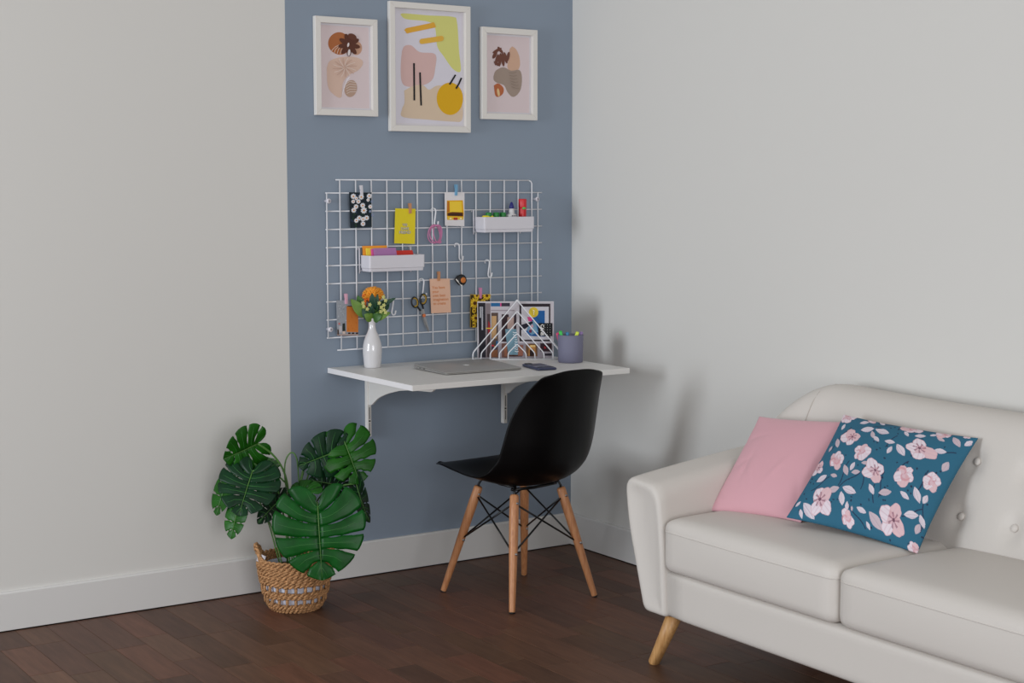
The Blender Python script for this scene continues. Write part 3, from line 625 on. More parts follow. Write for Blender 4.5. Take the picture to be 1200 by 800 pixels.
LM = [((184, 178, 184), [(0.001, .001), (MW-.001, .001), (MW-.001, MH-.001), (.001, MH-.001)]), ((150, 142, 150), z3(rc(38, 560, 910, 740))),
      ((26, 24, 34), z3([(38, 65), (125, 65), (128, 735), (50, 735)])), ((124, 112, 116), z3(rc(128, 70, 185, 735))), ((70, 56, 58), z3(rc(145, 200, 182, 730))), ((28, 94, 142), z3(rc(190, 66, 300, 108))), ((210, 70, 130), z3(rc(300, 66, 314, 108))), ((50, 44, 58), z3(rc(314, 66, 415, 108))),
      ((150, 140, 146), z3(rc(190, 150, 470, 165))), ((84, 66, 60), z3(rc(195, 185, 275, 735))), ((186, 148, 104), z3(rc(200, 225, 255, 500))), ((140, 34, 42), z3([(160, 280), (185, 330), (180, 440), (160, 460), (152, 380)])), ((206, 176, 52), z3(rc(130, 370, 225, 382))),
      ((36, 96, 140), z3(rc(250, 530, 275, 600))), ((58, 50, 66), z3(rc(200, 590, 260, 690))), ((206, 40, 60), z3(ellipse(212, 588, 14, 10))), ((124, 78, 50), z3(rc(195, 640, 270, 730))), ((190, 150, 60), z3(ellipse(235, 600, 8, 8))),
      ((48, 30, 36), z3(rc(318, 205, 400, 540))), ((176, 150, 142), z3(rc(385, 240, 462, 380))), ((46, 30, 40), z3(rc(462, 200, 490, 540))), ((110, 76, 66), z3(rc(318, 560, 395, 735))), ((150, 96, 72), z3(rc(350, 590, 380, 720))),
      ((112, 146, 162), z3([(358, 385), (490, 385), (525, 700), (395, 700)])), ((70, 42, 34), z3(rc(400, 702, 560, 722)))]
LM += [((40, 30, 36), z4(rc(78, 75, 442, 535))), ((190, 186, 192), z4(rc(100, 112, 425, 515))), ((24, 84, 142), z4([(290, 160), (378, 160), (378, 480), (210, 470), (150, 440), (200, 300)])), ((110, 150, 176), z4([(190, 300), (260, 280), (300, 420), (220, 460), (170, 400)])),
       ((208, 180, 50), z4(ellipse(245, 180, 57, 62))), ((204, 70, 130), z4([(170, 235), (240, 240), (225, 290), (185, 290)])), ((26, 26, 40), z4([(80, 340), (230, 290), (240, 310), (150, 380), (80, 400)])), ((196, 150, 160), z4([(225, 320), (245, 350), (215, 400), (200, 390)])), ((110, 40, 70), z4(ellipse(208, 412, 18, 20))),
       ((16, 16, 20), z4(rc(300, 312, 468, 472))), ((110, 76, 48), z4(rc(155, 565, 290, 720))), ((176, 122, 62), z4([(190, 590), (270, 590), (265, 715), (185, 715)])), ((228, 190, 120), z4(rc(205, 582, 265, 606))), ((40, 24, 24), z4(rc(200, 640, 250, 715))), ((44, 22, 30), z4(rc(325, 560, 462, 660))), ((160, 24, 36), z4([(365, 610), (378, 595), (395, 618), (380, 630)])), ((36, 30, 42), z4(rc(362, 685, 462, 712))),
       ((144, 92, 76), z4(rc(60, 580, 120, 712)))]
for k in range(16): LM.append(((216, 216, 222), z3(rc(58, 112+k*8.5, 73, 117+k*8.5))))
for k in range(34): LM.append(((206, 206, 214), z3(rc(80, 112+k*8.4, 97, 117+k*8.4))))
for i in range(3):
    for j in range(5): LM.append(((190, 190, 190), z4(ellipse(378+i*31, 333+j*30, 4, 4, n=6))))
rs = random.Random(8)
for k in range(9): LM.append(((226, 232, 236), z3(stroke([(455+k*3.5+rs.uniform(-12, 12), 420+k*29), (470+k*3.5, 430+k*29), (492+k*3.5+rs.uniform(-8, 8), 424+k*29)], 8))))
for k in range(3): LM.append(((236, 232, 210), z4(stroke([(236+k*4, 150+k*22), (246, 158+k*22), (258-k*4, 166+k*22)], 7))))
o = inkmesh('cover_print', LM, mag, step=.00006); o.location = (0, -.0004, 0)
q = mz(600+34.6, 345+39.5); text('cover_lettering', 'CANS', .0165, mat('letter_white', (222, 218, 214)), mag, (q[0], -.008, q[1]), rot=(R(90), R(90), 0), bold=.0006)

# ---- vase with flowers
VX, VY = -.936, -.082
t = thing('bottle_vase', 'glossy white bottle vase at the left end of the desk', 'vase', (VX, VY, DZ))
vp = spline([(.0265, 0), (.0295, .004), (.0325, .03), (.0345, .058), (.0325, .085), (.0245, .112), (.0155, .132), (.0122, .150), (.0130, .164), (.0158, .1775)], 40)
pf = [(.02, .0)]+[tuple(p) for p in vp]+[(.0145, .1775), (.0112, .160), (.0105, .150), (.012, .135)]
obj('vase_body', lathe(bmesh.new(), pf, 48), mat('white_glaze', (208, 206, 208), .12, coat=.5), t)
fl = thing('flower_bouquet', 'orange flower with green leaves and pale blossoms in white vase', 'flowers', (VX, VY, DZ+.17))
green = mat('leaf_green', (52, 96, 34), .5, var=.3, bscale=40); dgreen = mat('leaf_dark_green', (24, 66, 44), .5, var=.25, bscale=40); lgreen = mat('leaf_lime', (96, 128, 40), .55, var=.2, bscale=40)
def fp(px, py, d): q = deep(px, py, d)-Vector((VX, VY, DZ+.17)); return q
D0 = (Vector((VX, VY, DZ+.17))-CAM).dot(fwd)
hc = fp(437.5, 344, D0+.005)
for k, (px, py) in enumerate(((438, 352), (426, 362), (448, 362), (440, 362), (446, 350))):
    obj('stem', tube(bmesh.new(), [(0, 0, -.03), tuple(fp(px, py, D0)*.5+Vector((0, 0, 0))), tuple(fp(px, py, D0))], .0018, 6), green, fl)
om1 = mat('orange_petal', (232, 156, 44), .6, var=.25, bscale=60); om2 = mat('deep_orange_petal', (216, 106, 24), .6)
bmh = bmesh.new(); rf_ = random.Random(2)
for k in range(190):
    ph_ = math.acos(1-1.25*(k+.5)/190); th = k*2.39996
    n = Vector((math.sin(ph_)*math.cos(th), math.sin(ph_)*math.sin(th), math.cos(ph_)))
    p = hc+Vector((n.x*.034, n.y*.033, n.z*.027-.008))*rf_.uniform(.9, 1.05)
    r = bmesh.ops.create_uvsphere(bmh, u_segments=6, v_segments=4, radius=1)['verts']
    M_ = Matrix.Translation(p) @ n.to_track_quat('Z', 'Y').to_matrix().to_4x4() @ Matrix.Rotation(rf_.uniform(-.6, .6), 4, 'X') @ Matrix.Diagonal((.0052, .0026, .0085, 1))
    bmesh.ops.transform(bmh, matrix=M_, verts=r)
o = obj('flower_head', bmh, om1, fl)
b = bmesh.new(); bmesh.ops.create_uvsphere(b, u_segments=16, v_segments=10, radius=.030); bmesh.ops.translate(b, verts=b.verts, vec=hc-Vector((0, 0, .008))); obj('flower_core', b, om2, o)
b = bmesh.new(); lp = fp(427.5, 352, D0-.01)
for k in range(26):
    p = lp+Vector((rf_.uniform(-.006, .006), rf_.uniform(-.01, .01), rf_.uniform(-.024, .022))); r = bmesh.ops.create_uvsphere(b, u_segments=6, v_segments=4, radius=.0042)['verts']; bmesh.ops.translate(b, verts=r, vec=p)
obj('side_floret', b, om2, fl)
def simple_leaf(nm, p0, p1, wd, m, parent, up=Vector((0, -1, 0)), curl=.15, cup=.15):
    p0, p1 = Vector(p0), Vector(p1); d = p1-p0; L = d.length; d.normalize(); s_ = d.cross(up).normalized(); n = s_.cross(d).normalized(); V = []; Fs = []
    N, K = 10, 4
    for i in range(N+1):
        t_ = i/N; hw = wd*(math.sin(math.pi*t_**.8)**.8)+.0003
        for j in range(-K, K+1):
            u = j/K; V.append(tuple(p0+d*L*t_+s_*hw*u+n*(-curl*L*(t_-.5)**2*4+curl*L+cup*hw*u*u)))
    for i in range(N):
        for j in range(2*K): a = i*(2*K+1)+j; Fs.append((a, a+1, a+2*K+2, a+2*K+1))
    o = obj(nm, (V, Fs), m, parent); solid(o, .0006); return o
for (a, b_, wd, m, dd) in [((431, 372), (411, 350), .020, lgreen, -.02), ((428, 366), (419, 346), .016, green, 0), ((437, 373), (458, 366), .016, lgreen, -.03), ((436, 374), (424, 362), .018, dgreen, -.03), ((446, 358), (464, 349), .009, dgreen, -.01), ((438, 364), (436, 343), .014, dgreen, -.045), ((440, 364), (443, 344), .010, dgreen, -.045), ((449, 365), (455, 352), .014, dgreen, .01), ((440, 372), (433, 360), .016, green, -.02), ((443, 372), (450, 362), .014, green, -.015), ((437, 371), (440, 356), .016, dgreen, -.01), ((424, 364), (413, 356), .012, lgreen, .0), ((437, 374), (427, 368), .017, lgreen, -.03), ((437, 374), (448, 369), .017, green, -.035), ((436, 372), (433, 353), .013, dgreen, -.03), ((442, 371), (451, 350), .013, dgreen, .0), ((428, 370), (422, 352), .015, dgreen, .01)]:
    simple_leaf('leaf', fp(*a, D0+dd*.3), fp(*b_, D0+dd), wd, m, fl, up=-fwd)
pale = mat('pale_blossom', (206, 206, 130), .6)
for k, (px, py) in enumerate([(449.5, 348), (447, 360), (450, 363), (452, 366), (446.5, 365), (450, 357.5), (433.5, 357), (425.5, 355), (426.5, 359), (430.5, 362), (444.5, 355), (452, 352)]):
    b = bmesh.new(); c = fp(px, py, D0-.05)
    for j in range(5):
        a = j*2*math.pi/5; r = bmesh.ops.create_uvsphere(b, u_segments=6, v_segments=4, radius=1)['verts']
        bmesh.ops.transform(b, matrix=Matrix.Translation(c+Vector((math.cos(a)*.004, 0, math.sin(a)*.004))) @ Matrix.Rotation(-a, 4, 'Y') @ Matrix.Diagonal((.0045, .0014, .0026, 1)), verts=r)
    o = obj('blossom', b, pale, fl)
    obj('blossom_stem', tube(bmesh.new(), [tuple(c+Vector((0, .002, 0))), tuple(c*.6+Vector((0, 0, -.002))), (0, 0, 0)], .0009, 5), green, fl)

# ---------------------------------------------------------------- chair
chair = thing('shell_chair', 'black plastic shell chair with light wooden legs at the desk', 'chair', (-.6065, -.5303, 0), R(5.8))
prof = spline([(.232, .442), (.222, .452), (.17, .451), (.08, .432), (-.01, .412), (-.085, .404), (-.145, .422), (-.195, .468), (-.223, .54), (-.243, .63), (-.266, .72), (-.287, .79), (-.297, .819)], 49)
wv = [p[0] for p in spline([(.175,), (.195,), (.216,), (.228,), (.231,), (.226,), (.216,), (.208,), (.205,), (.196,), (.172,), (.138,), (.108,)], 49)]
cv = [p[0] for p in spline([(.0,), (.002,), (.010,), (.022,), (.036,), (.055,), (.072,), (.080,), (.078,), (.070,), (.050,), (.020,), (.006,)], 49)]
V = []; Fs = []; NU = 30
for i in range(49):
    p = np.array(prof[i]); d = np.array(prof[min(48, i+1)])-np.array(prof[max(0, i-1)]); d /= np.linalg.norm(d); n = np.array([d[1], -d[0]])
    if i < 24: pass
    n = np.array([-d[1], d[0]]); n = n if (n[0]*.5+n[1]*.87) > 0 else -n
    for j in range(NU+1):
        u = -1+2*j/NU; c = cv[i]*abs(u)**2.6; rr = abs(u)**6
        end = (-.018*abs(u)**4 if i < 3 else 0)
        q = p+n*c
        if i > 44: q = q-d*.020*abs(u)**3*(i-44)/4
        if i < 4: q = q+d*.022*abs(u)**4*(4-i)/4
        V.append((u*wv[i]+.010*min(1, i/30), q[0], q[1]))
for i in range(48):
    for j in range(NU): a = i*(NU+1)+j; Fs.append((a, a+1, a+NU+2, a+NU+1))
o = obj('seat_shell', (V, Fs), black_plastic, chair); solid(o, .006, 0); subsurf(o, 1)
bmt = tube(bmesh.new(), [(.0, .0, .378), (.0, .0, .402)], .012, 8)
legs = {}
cfoot = {(-1, 1): (-.811, -.357), (-1, -1): (-.767, -.732), (1, -1): (-.405, -.709), (1, 1): (-.4426, -.323)}
rz = Matrix.Rotation(-R(5.8), 3, 'Z')
for (sx, sy), fpnt in cfoot.items():
    f = rz @ (Vector((fpnt[0], fpnt[1], 0))-Vector((-.6065, -.5303, 0))); top = Vector((sx*.104, sy*.098-.006, .383)); legs[(sx, sy)] = (f, top)
    ax = (top-f); pts = [f+ax*k for k in (0, .02, .25, .6, .85, .985, 1)]
    lg_ = obj('leg', tube(bmesh.new(), [tuple(p) for p in pts], [.0092, .0105, .0125, .0155, .0165, .0155, .012], 20), beech, chair)
    obj('foot_cap', tube(bmesh.new(), [tuple(f-ax*.001), tuple(f+ax*.012)], [.0095, .0112], 16), black_m, lg_)
    out = Vector((f.x, f.y, 0)).normalized()
    for k in (.93, .5):
        c_ = f+ax*k; obj('bolt', tube(bmesh.new(), [tuple(c_-Vector((0, 1, 0))*.019), tuple(c_+Vector((0, 1, 0))*.019)], .0042, 10), steel, lg_)
    hub = top+Vector((0, 0, -.02))
    obj('seat_mount', tube(bmesh.new(), [tuple(hub), tuple(top+Vector((0, 0, .008))), tuple(top+Vector((-sx*.006, -sy*.004, .020))), tuple(Vector((sx*.085, sy*.075-.01, .4045 if sy < 0 else .418)))], .0045, 8), black_steel, chair)
for A_, B_ in (((-1, 1), (-1, -1)), ((-1, -1), (1, -1)), ((1, -1), (1, 1)), ((1, 1), (-1, 1))):
    for a, b_ in ((A_, B_), (B_, A_)):
        fa, ta = legs[a]; fb, tb = legs[b_]; p0 = fa+(ta-fa)*.925; p1 = fb+(tb-fb)*.50
        d = (p1-p0).normalized(); 
        obj('wire_brace', tube(bmesh.new(), [tuple(p0), tuple(p1)], .0033, 8), black_steel, chair)
for sx in (-1, 1):
    obj('under_rail', tube(bmesh.new(), [(sx*.085, .075, .417), (sx*.085, 0, .402), (sx*.085, -.09, .401)], .0045, 8), black_steel, chair)
obj('under_plate', tube(bmesh.new(), [(-.1, -.085, .396), (0, -.085, .392), (.1, -.085, .396)], .0055, 8), black_steel, chair)

# ---------------------------------------------------------------- sofa
XF = -.735; YC = -2.19; YL = -1.485
sofa = thing('sofa', 'cream two-seat sofa with buttoned back against the right wall', 'sofa', (-.38, YC, 0))
SO = Vector((-.38, YC, 0))
def sobj(nm, bm, m, parent=sofa, smooth=True):
    if isinstance(bm, bmesh.types.BMesh): bmesh.ops.translate(bm, verts=bm.verts, vec=-SO)
    else: bm = ([tuple(Vector(v)-SO) for v in bm[0]], bm[1])
    return obj(nm, bm, m, parent, smooth)
def mirror(rings): return [[(x, 2*YC-y, z) for x, y, z in r] for r in rings]
# base rail
b = rbox(.66, 1.42, .142, .02, 10); bmesh.ops.translate(b, verts=b.verts, vec=(XF+.333, YC, .229)); sobj('base', b, fabric)
# arms
def arm_rings():
    out = []
    xs = [XF+.004, XF-.002, XF-.004, XF-.002, XF+.006, XF+.03, XF+.10, XF+.2, XF+.3, XF+.42, XF+.52, XF+.62, XF+.68]
    ins = [.045, .022, .012, .005, .001, 0, 0, 0, 0, 0, 0, 0, 0]
    for x, k in zip(xs, ins):
        t_ = max(0, (x-XF)/.5); zt_ = .556+.062*min(1, t_)**.9+(.0 if t_ <= 1 else .06*(t_-1))
        pts = rounded_poly([(-1.398-k*.7, .160+k), (-1.318-k, .42), (-1.302-k, zt_-k), (-1.462+k, zt_-.012-k), (-1.484+k, .40), (-1.500+k, .160+k)], [.022, .1, .045, .05, .06, .012], 6)
        out.append([(x, a, z) for a, z in pts])
    return out
AR = arm_rings(); sobj('arm', loft(bmesh.new(), AR), fabric); sobj('arm', loft(bmesh.new(), mirror(AR)), fabric)
# back
def ztop(y):
    d = abs(y-YC); e = d-.60
    z = .811+.011*min(1, d/.6)**2
    if e > 0: z -= .20*(min(e, .25)/.25)**2.2
    return z
btn = [(YC+k*.177, zb) for zb in (.675, .53) for k in range(-3, 4)]
def back_section(y):
    d = abs(y-YC); zt_ = ztop(y); wrap = max(0, d-.55)/.33; wx = -.13*min(1, wrap)**2
    fx0 = -.335+wx; fxt = -.165+wx*.9
    xb = -.022-.0*wrap
    pts = rounded_poly([(xb, .18), (xb-.004, zt_-.01), (fxt-.005, zt_), (fx0+.02, .46), (fx0-.01, .30), (fx0+.02, .18)], [.01, .06, .075, .08, .02, .02], 7)
    out = []; 
    # resample front face finely so the tufts read
    for i in range(len(pts)):
        a = Vector(pts[i]); c = Vector(pts[(i+1) % len(pts)]); 
        if i % 8 == 7:
            for k in range(12): out.append(a.lerp(c, k/12))
        else: out.append(a)
    res = []
    for p in out:
        x, z = p
        if x < -.1 and z > .40:
            dent = sum(.016*math.exp(-(((y-by)**2+(z-bz)**2)/(.028**2))) + .003*math.exp(-(((y-by)**2+(z-bz)**2)/(.08**2))) for by, bz in btn)
            x += dent*.9; z -= dent*.3
        res.append((x, y, z))
    return res
ys = list(np.linspace(YC-.825, YC+.825, 165))
rings = []
for i, y in enumerate(ys): rings.append(back_section(y))
# rounded ends
def shrink(r, y, k):
    cx = sum(p[0] for p in r)/len(r); cz = sum(p[2] for p in r)/len(r)
    return [(cx+(p[0]-cx)*k, y, cz+(p[2]-cz)*k) for p in r]
rings = [shrink(rings[0], ys[0]-.022, .80), shrink(rings[0], ys[0]-.018, .92), shrink(rings[0], ys[0]-.01, .975)]+rings+[shrink(rings[-1], ys[-1]+.01, .975), shrink(rings[-1], ys[-1]+.018, .92), shrink(rings[-1], ys[-1]+.022, .80)]
back = sobj('backrest', loft(bmesh.new(), rings), fabric)
for by, bz in btn:
    sec = back_section(by); fr_ = [p for p in sec if p[0] < -.12 and p[2] > .42]; p = min(fr_, key=lambda q: abs(q[2]-bz))
    i = sec.index(p); q1, q2 = sec[i-1], sec[(i+1) % len(sec)]
    tn = Vector((q2[0]-q1[0], 0, q2[2]-q1[2])).normalized(); nn = Vector((tn.z, 0, -tn.x)); nn = nn if nn.x < 0 else -nn
    b = bmesh.new(); bmesh.ops.create_uvsphere(b, u_segments=16, v_segments=10, radius=1)
    bmesh.ops.transform(b, matrix=Matrix.Translation(Vector((p[0], by, bz))+nn*.004) @ nn.to_track_quat('Z', 'Y').to_matrix().to_4x4() @ Matrix.Diagonal((.0115, .0115, .0065, 1)), verts=b.verts)
    sobj('button', b, fabric, back)
# curved seam on the back shoulder
for sgn in (1, -1):
    y0 = YC+sgn*.64; y1 = YC+sgn*.665
    pts = []
    for k in range(14):
        y = y0+(y1-y0)*k/13; sec = back_section(y); fr_ = [p for p in sec if p[0] < -.05 and p[2] > .55]; zt_ = ztop(y)
        zz = zt_-.002-.30*k/13; p = min(fr_, key=lambda q: abs(q[2]-zz)); pts.append((p[0]-.0003, y, p[2]))
    sobj('seam', tube(bmesh.new(), pts, .0016, 6), seam_m, back)
# seat cushions
for k, yc in enumerate((YC+.3525, YC-.3525)):
    b = rbox(.47, .702, .158, .030, 16, bulge=(.018, 0), front=.008); bmesh.ops.translate(b, verts=b.verts, vec=(XF-.008+.235, yc, .376)); cu = sobj('seat_cushion', b, fabric)
    hw = .351; xs_ = XF-.008
    for zz in (.425, .421):
        pts = [(xs_+.10, yc+hw+.0003, zz)]+[(xs_+.03*(1-math.sin(a)), yc+hw-.03*(1-math.cos(a)), zz) for a in (0, .5, 1.0, 1.4)]+[(xs_-.008*(1-(v/hw)**2)*.62-.0004, yc+v, zz+.0) for v in np.linspace(hw-.035, -hw+.035, 15)]+[(xs_+.03*(1-math.sin(a)), yc-hw+.03*(1-math.cos(a)), zz) for a in (1.4, 1.0, .5, 0)]+[(xs_+.10, yc-hw-.0003, zz)]
    sobj('piping', tube(bmesh.new(), pts, .0018, 6), fabric, cu)
# legs
for sx in (-1, 1):
    for sy in (1, -1):
        foot = Vector((-.715 if sx < 0 else -.085, -1.422 if sy > 0 else 2*YC+1.422, 0)); top = Vector((-.685 if sx < 0 else -.115, (-1.487 if sy > 0 else 2*YC+1.487), .168))
        ax = top-foot; l_ = tube(bmesh.new(), [tuple(foot), tuple(foot+ax*.02), tuple(foot+ax*.5), tuple(top)], [.0165, .0178, .0205, .0245], 28)
        for v in l_.verts:
            if v.co.z < .003: v.co.z = 0
        lo = sobj('leg', l_, oak)

# ---------------------------------------------------------------- throw pillows
def pillow_geo(corners, th, N, pinch=.045, seed=1, bend=0):
    TL, TR, BR, BL = [np.array(c, float) for c in corners]
    nrm = np.cross(TR-TL, BL-TL); nrm /= np.linalg.norm(nrm)
    if np.dot(nrm, np.array(CAM)-TL) < 0: nrm = -nrm
    us = np.linspace(0, 1, N); U_, V_ = np.meshgrid(us, us)
    a = 2*U_-1; b = 2*V_-1
    pu = U_+pinch*np.sin(a*math.pi/2)*-1*(1-b*b)*abs(a)**1.5*.55; pv = V_+pinch*np.sin(b*math.pi/2)*-1*(1-a*a)*abs(b)**1.5*.55
    P_ = (TL*(1-pu[..., None])*(1-pv[..., None])+TR*pu[..., None]*(1-pv[..., None])+BR*pu[..., None]*pv[..., None]+BL*(1-pu[..., None])*pv[..., None])
    prof_ = np.clip((1-a**2), 0, 1)**.55*np.clip((1-b**2), 0, 1)**.55
    rg = np.random.RandomState(seed); wr = np.zeros_like(a)
    for k in range(7):
        cx, cy, an = rg.uniform(-.8, .8), rg.uniform(-.9, .9), rg.uniform(0, 3.14); wr += .003*np.exp(-(((a-cx)*math.cos(an)+(b-cy)*math.sin(an))/.06)**2)*np.exp(-(((a-cx)*math.sin(an)-(b-cy)*math.cos(an))/.3)**2)*rg.choice([-1, 1])
    h_ = th*prof_
    front = P_+nrm*(h_+wr*np.clip(prof_*3, 0, 1)+.0015)[..., None]; backp = P_-nrm*(h_*.55+.0015)[..., None]
    V = np.concatenate([front.reshape(-1, 3), backp.reshape(-1, 3)])
    idx = np.arange(N*N).reshape(N, N); q = np.stack([idx[:-1, :-1], idx[1:, :-1], idx[1:, 1:], idx[:-1, 1:]], -1).reshape(-1, 4)
    Fc = [tuple(f) for f in q.tolist()]+[tuple(x+N*N for x in f[::-1]) for f in q.tolist()]
    bd = list(idx[0, :])+list(idx[1:, -1])+list(idx[-1, -2::-1])+list(idx[-2:0:-1, 0])
    for i in range(len(bd)): x, y = int(bd[i]), int(bd[(i+1) % len(bd)]); Fc.append((x, y, y+N*N, x+N*N))
    return V, Fc, U_, V_
def ray_at(px, py, like):                   # same distance as `like`, along the measured line of sight
    d = fwd*F + rgt*(px-600) + upv*(400-py); return CAM+d*((Vector(like)-CAM).dot(fwd)/F)
pk = [ray_at(890, 488, (-.300, -1.433, .718)), Vector((-.235, -1.775, .735)), Vector((-.50, -1.812, .474)), ray_at(831, 598.5, (-.545, -1.462, .463))]
V, Fc, _, _ = pillow_geo(pk, .048, 60, seed=4)
t = thing('throw_pillow', 'plain pink square pillow leaning in the sofa corner', 'pillow', (-.45, -1.62, .455), 0, 'throw pillows on the sofa'); off = np.array([-.45, -1.62, .455])
o = obj('cover', ((V-off).tolist(), Fc), pink_fab, t); bmx = bmesh.new(); bmx.from_mesh(o.data); bmesh.ops.recalc_face_normals(bmx, faces=bmx.faces); bmx.to_mesh(o.data); bmx.free()
bl = [ray_at(989, 486, (-.275, -1.742, .754)), ray_at(1146, 513.5, (-.235, -2.18, .735)), ray_at(1075, 648.5, (-.455, -2.201, .462)), ray_at(922, 606, (-.575, -1.809, .488))]
NB = 330
V, Fc, U_, V_ = pillow_geo(bl, .052, NB, seed=9)
t2 = thing('throw_pillow', 'teal blue floral square pillow leaning on the sofa back', 'pillow', (-.5, -2.0, .46), 0, 'throw pillows on the sofa'); off = np.array([-.5, -2.0, .46])
# the printed cloth: position on the cloth -> colour
q4 = np.array([(595, 57), (1150, 155), (905, 632), (360, 480)], float)
PX = q4[0]*((1-U_)*(1-V_))[..., None]+q4[1]*(U_*(1-V_))[..., None]+q4[2]*(U_*V_)[..., None]+q4[3]*((1-U_)*V_)[..., None]
X_, Y_ = PX[..., 0], PX[..., 1]
col = np.zeros((NB, NB, 3)); col[:] = lin((46, 101, 127))
rg = np.random.RandomState(3)
def put(mask, c, k=1.): col[mask] = col[mask]*(1-k)+np.array(lin(c))*k
def el(cx, cy, a, b, ang, pw=1): 
    dx, dy = X_-cx, Y_-cy; u = (dx*math.cos(ang)+dy*math.sin(ang))/a; v = (-dx*math.sin(ang)+dy*math.cos(ang))/b; return u, v
def line(x0, y0, x1, y1, w_, c):
    L_ = math.hypot(x1-x0, y1-y0); u = ((X_-x0)*(x1-x0)+(Y_-y0)*(y1-y0))/L_; v = ((X_-x0)*(y1-y0)-(Y_-y0)*(x1-x0))/L_+4*np.sin(u/18); put((u > 0) & (u < L_) & (abs(v) < w_), c)
for _ in range(150):
    cx, cy = rg.uniform(380, 1140), rg.uniform(50, 630); u, v = el(cx, cy, rg.uniform(3, 5.5), rg.uniform(2.2, 4), rg.uniform(0, 3)); put(u*u+v*v < 1, (36, 50, 76))
for s_ in [(540, 240, 640, 130), (690, 160, 820, 110), (650, 300, 600, 400), (730, 310, 700, 420), (560, 430, 700, 350), (800, 350, 770, 450), (900, 300, 860, 340), (990, 245, 1080, 240), (860, 515, 950, 480), (640, 470, 700, 560), (760, 400, 745, 470), (930, 420, 980, 330), (850, 180, 800, 240), (960, 440, 930, 560), (470, 400, 560, 360)]: line(*s_, 2.2, (38, 54, 82))
leaves = [(580,205,50,-80),(785,158,65,-20),(865,252,65,-60),(635,338,50,-70),(650,420,65,-25),(460,475,80,-55),(750,535,80,-55),(695,497,45,-30),(930,430,60,-75),(1078,185,55,-60),(1120,185,40,45),(880,437,45,-40),(800,430,55,10),(615,450,55,-90),(635,480,35,80),(580,412,55,10),(720,150,60,10),(775,100,35,-40),(745,178,40,-80),(820,215,45,-10),(820,255,40,60),(1020,182,35,-30),(940,172,45,5),(885,165,35,-60),(720,312,35,0),(665,325,40,60),(520,358,55,20),(580,355,35,-20),(745,420,45,-70),(1020,240,50,0),(1040,300,50,60),(900,505,60,5),(940,520,45,-80),(920,550,45,60),(425,480,35,-80),(410,440,30,30),(680,350,40,0),(960,440,40,60),(715,550,30,-70),(545,225,30,60),(600,125,35,60),(700,105,45,15),(655,490,20,80),(762,200,40,-50),(990,160,30,20)]
for i, (cx, cy, L_, an) in enumerate(leaves):
    u, v = el(cx, cy, L_/2, L_*.24, R(-an)); m_ = (abs(u) < 1) & (abs(v) < (1-abs(u)**1.8)); put(m_, (214, 204, 214) if i % 3 else (196, 178, 186)); put(m_ & (abs(v) < .07), (168, 150, 166), .6); put(m_ & (v > .45), (184, 168, 184), .5)
flw = [(645,185,46,0),(700,262,44,1),(585,290,40,2),(492,305,34,0),(618,72,38,1),(755,345,54,0),(880,360,44,2),(985,370,36,1),(940,245,60,0),(900,122,46,1),(1030,140,36,2),(520,450,64,0),(820,525,66,0),(630,520,32,2),(895,618,24,1),(730,86,24,2),(1112,150,16,1)]
for i, (cx, cy, r, ty) in enumerate(flw):
    rr = np.random.RandomState(i+20); a0 = rr.uniform(0, 6); n_ = 4 if ty == 0 else 5
    sq = rr.uniform(.72, .9); sa = rr.uniform(0, 3.14); ox, oy = r*.16*math.cos(a0), r*.16*math.sin(a0)
    dx0, dy0 = X_-cx, Y_-cy; p_ = dx0*math.cos(sa)+dy0*math.sin(sa); q_ = (-dx0*math.sin(sa)+dy0*math.cos(sa))/sq
    for k in range(n_):
        a = a0+k*2*math.pi/n_+rr.uniform(-.25, .25); dd = r*rr.uniform(.34, .52); ra = r*rr.uniform(.52, .72); rb = ra*rr.uniform(.7, .95)
        ux, uy = p_-math.cos(a)*dd, q_-math.sin(a)*dd; u = (ux*math.cos(a)+uy*math.sin(a))/ra; v = (-ux*math.sin(a)+uy*math.cos(a))/rb
        th_ = np.arctan2(v, u); d = u*u+v*v+.07*np.sin(th_*4+k*2)+.05*np.sin(th_*7+k)
        base = (224, 211, 220) if (k+i) % 3 else (218, 184, 189)
        put(d < 1.0, (212, 172, 180)); put(d < .86, base); put((d < .86) & (u < -.25), (206, 156, 164), .55); put((d < .8) & (abs(np.sin(v*5+k)) > .93), (206, 176, 188), .5)
    ang = np.arctan2(q_-oy, p_-ox); rad = np.hypot(p_-ox, q_-oy)/r
    if ty == 0:
        put((rad < .46) & (np.sin(ang*7+a0+rad*3) > .35) & (rad > .08), (134, 84, 104), .7); put(rad < .11, (98, 56, 78), .9)
    elif ty == 1: put((rad < .6) & (np.sin(ang*3+rad*5) > .75), (190, 122, 134), .55)
    else: put((rad < .85) & (np.sin(ang*2+rad*6) > .72), (202, 138, 146), .65)
me = bpy.data.meshes.new('cover'); me.from_pydata((V-off).tolist(), [], Fc); me.update()
at_ = me.color_attributes.new('ink', 'FLOAT_COLOR', 'POINT'); cc = np.ones((2*NB*NB, 4), np.float32); cc[:NB*NB, :3] = col.reshape(-1, 3); cc[NB*NB:, :3] = col.reshape(-1, 3); at_.data.foreach_set('color', cc.ravel())
me.materials.append(inkmat('printed_cloth', .85)); me.shade_smooth()
bmx = bmesh.new(); bmx.from_mesh(me); bmesh.ops.recalc_face_normals(bmx, faces=bmx.faces); bmx.to_mesh(me); bmx.free()
o = bpy.data.objects.new('cover', me); C.objects.link(o); o.parent = t2
Tq = ray_at(1128, 545, (-.17, -2.12, .67))-Vector(off)+(-fwd)*.012
ax1 = (rgt*.8+upv*.75).normalized(); ax2 = (rgt*.75-upv*.65).normalized()
bm = bmesh.new(); w1, h1 = .013, .021
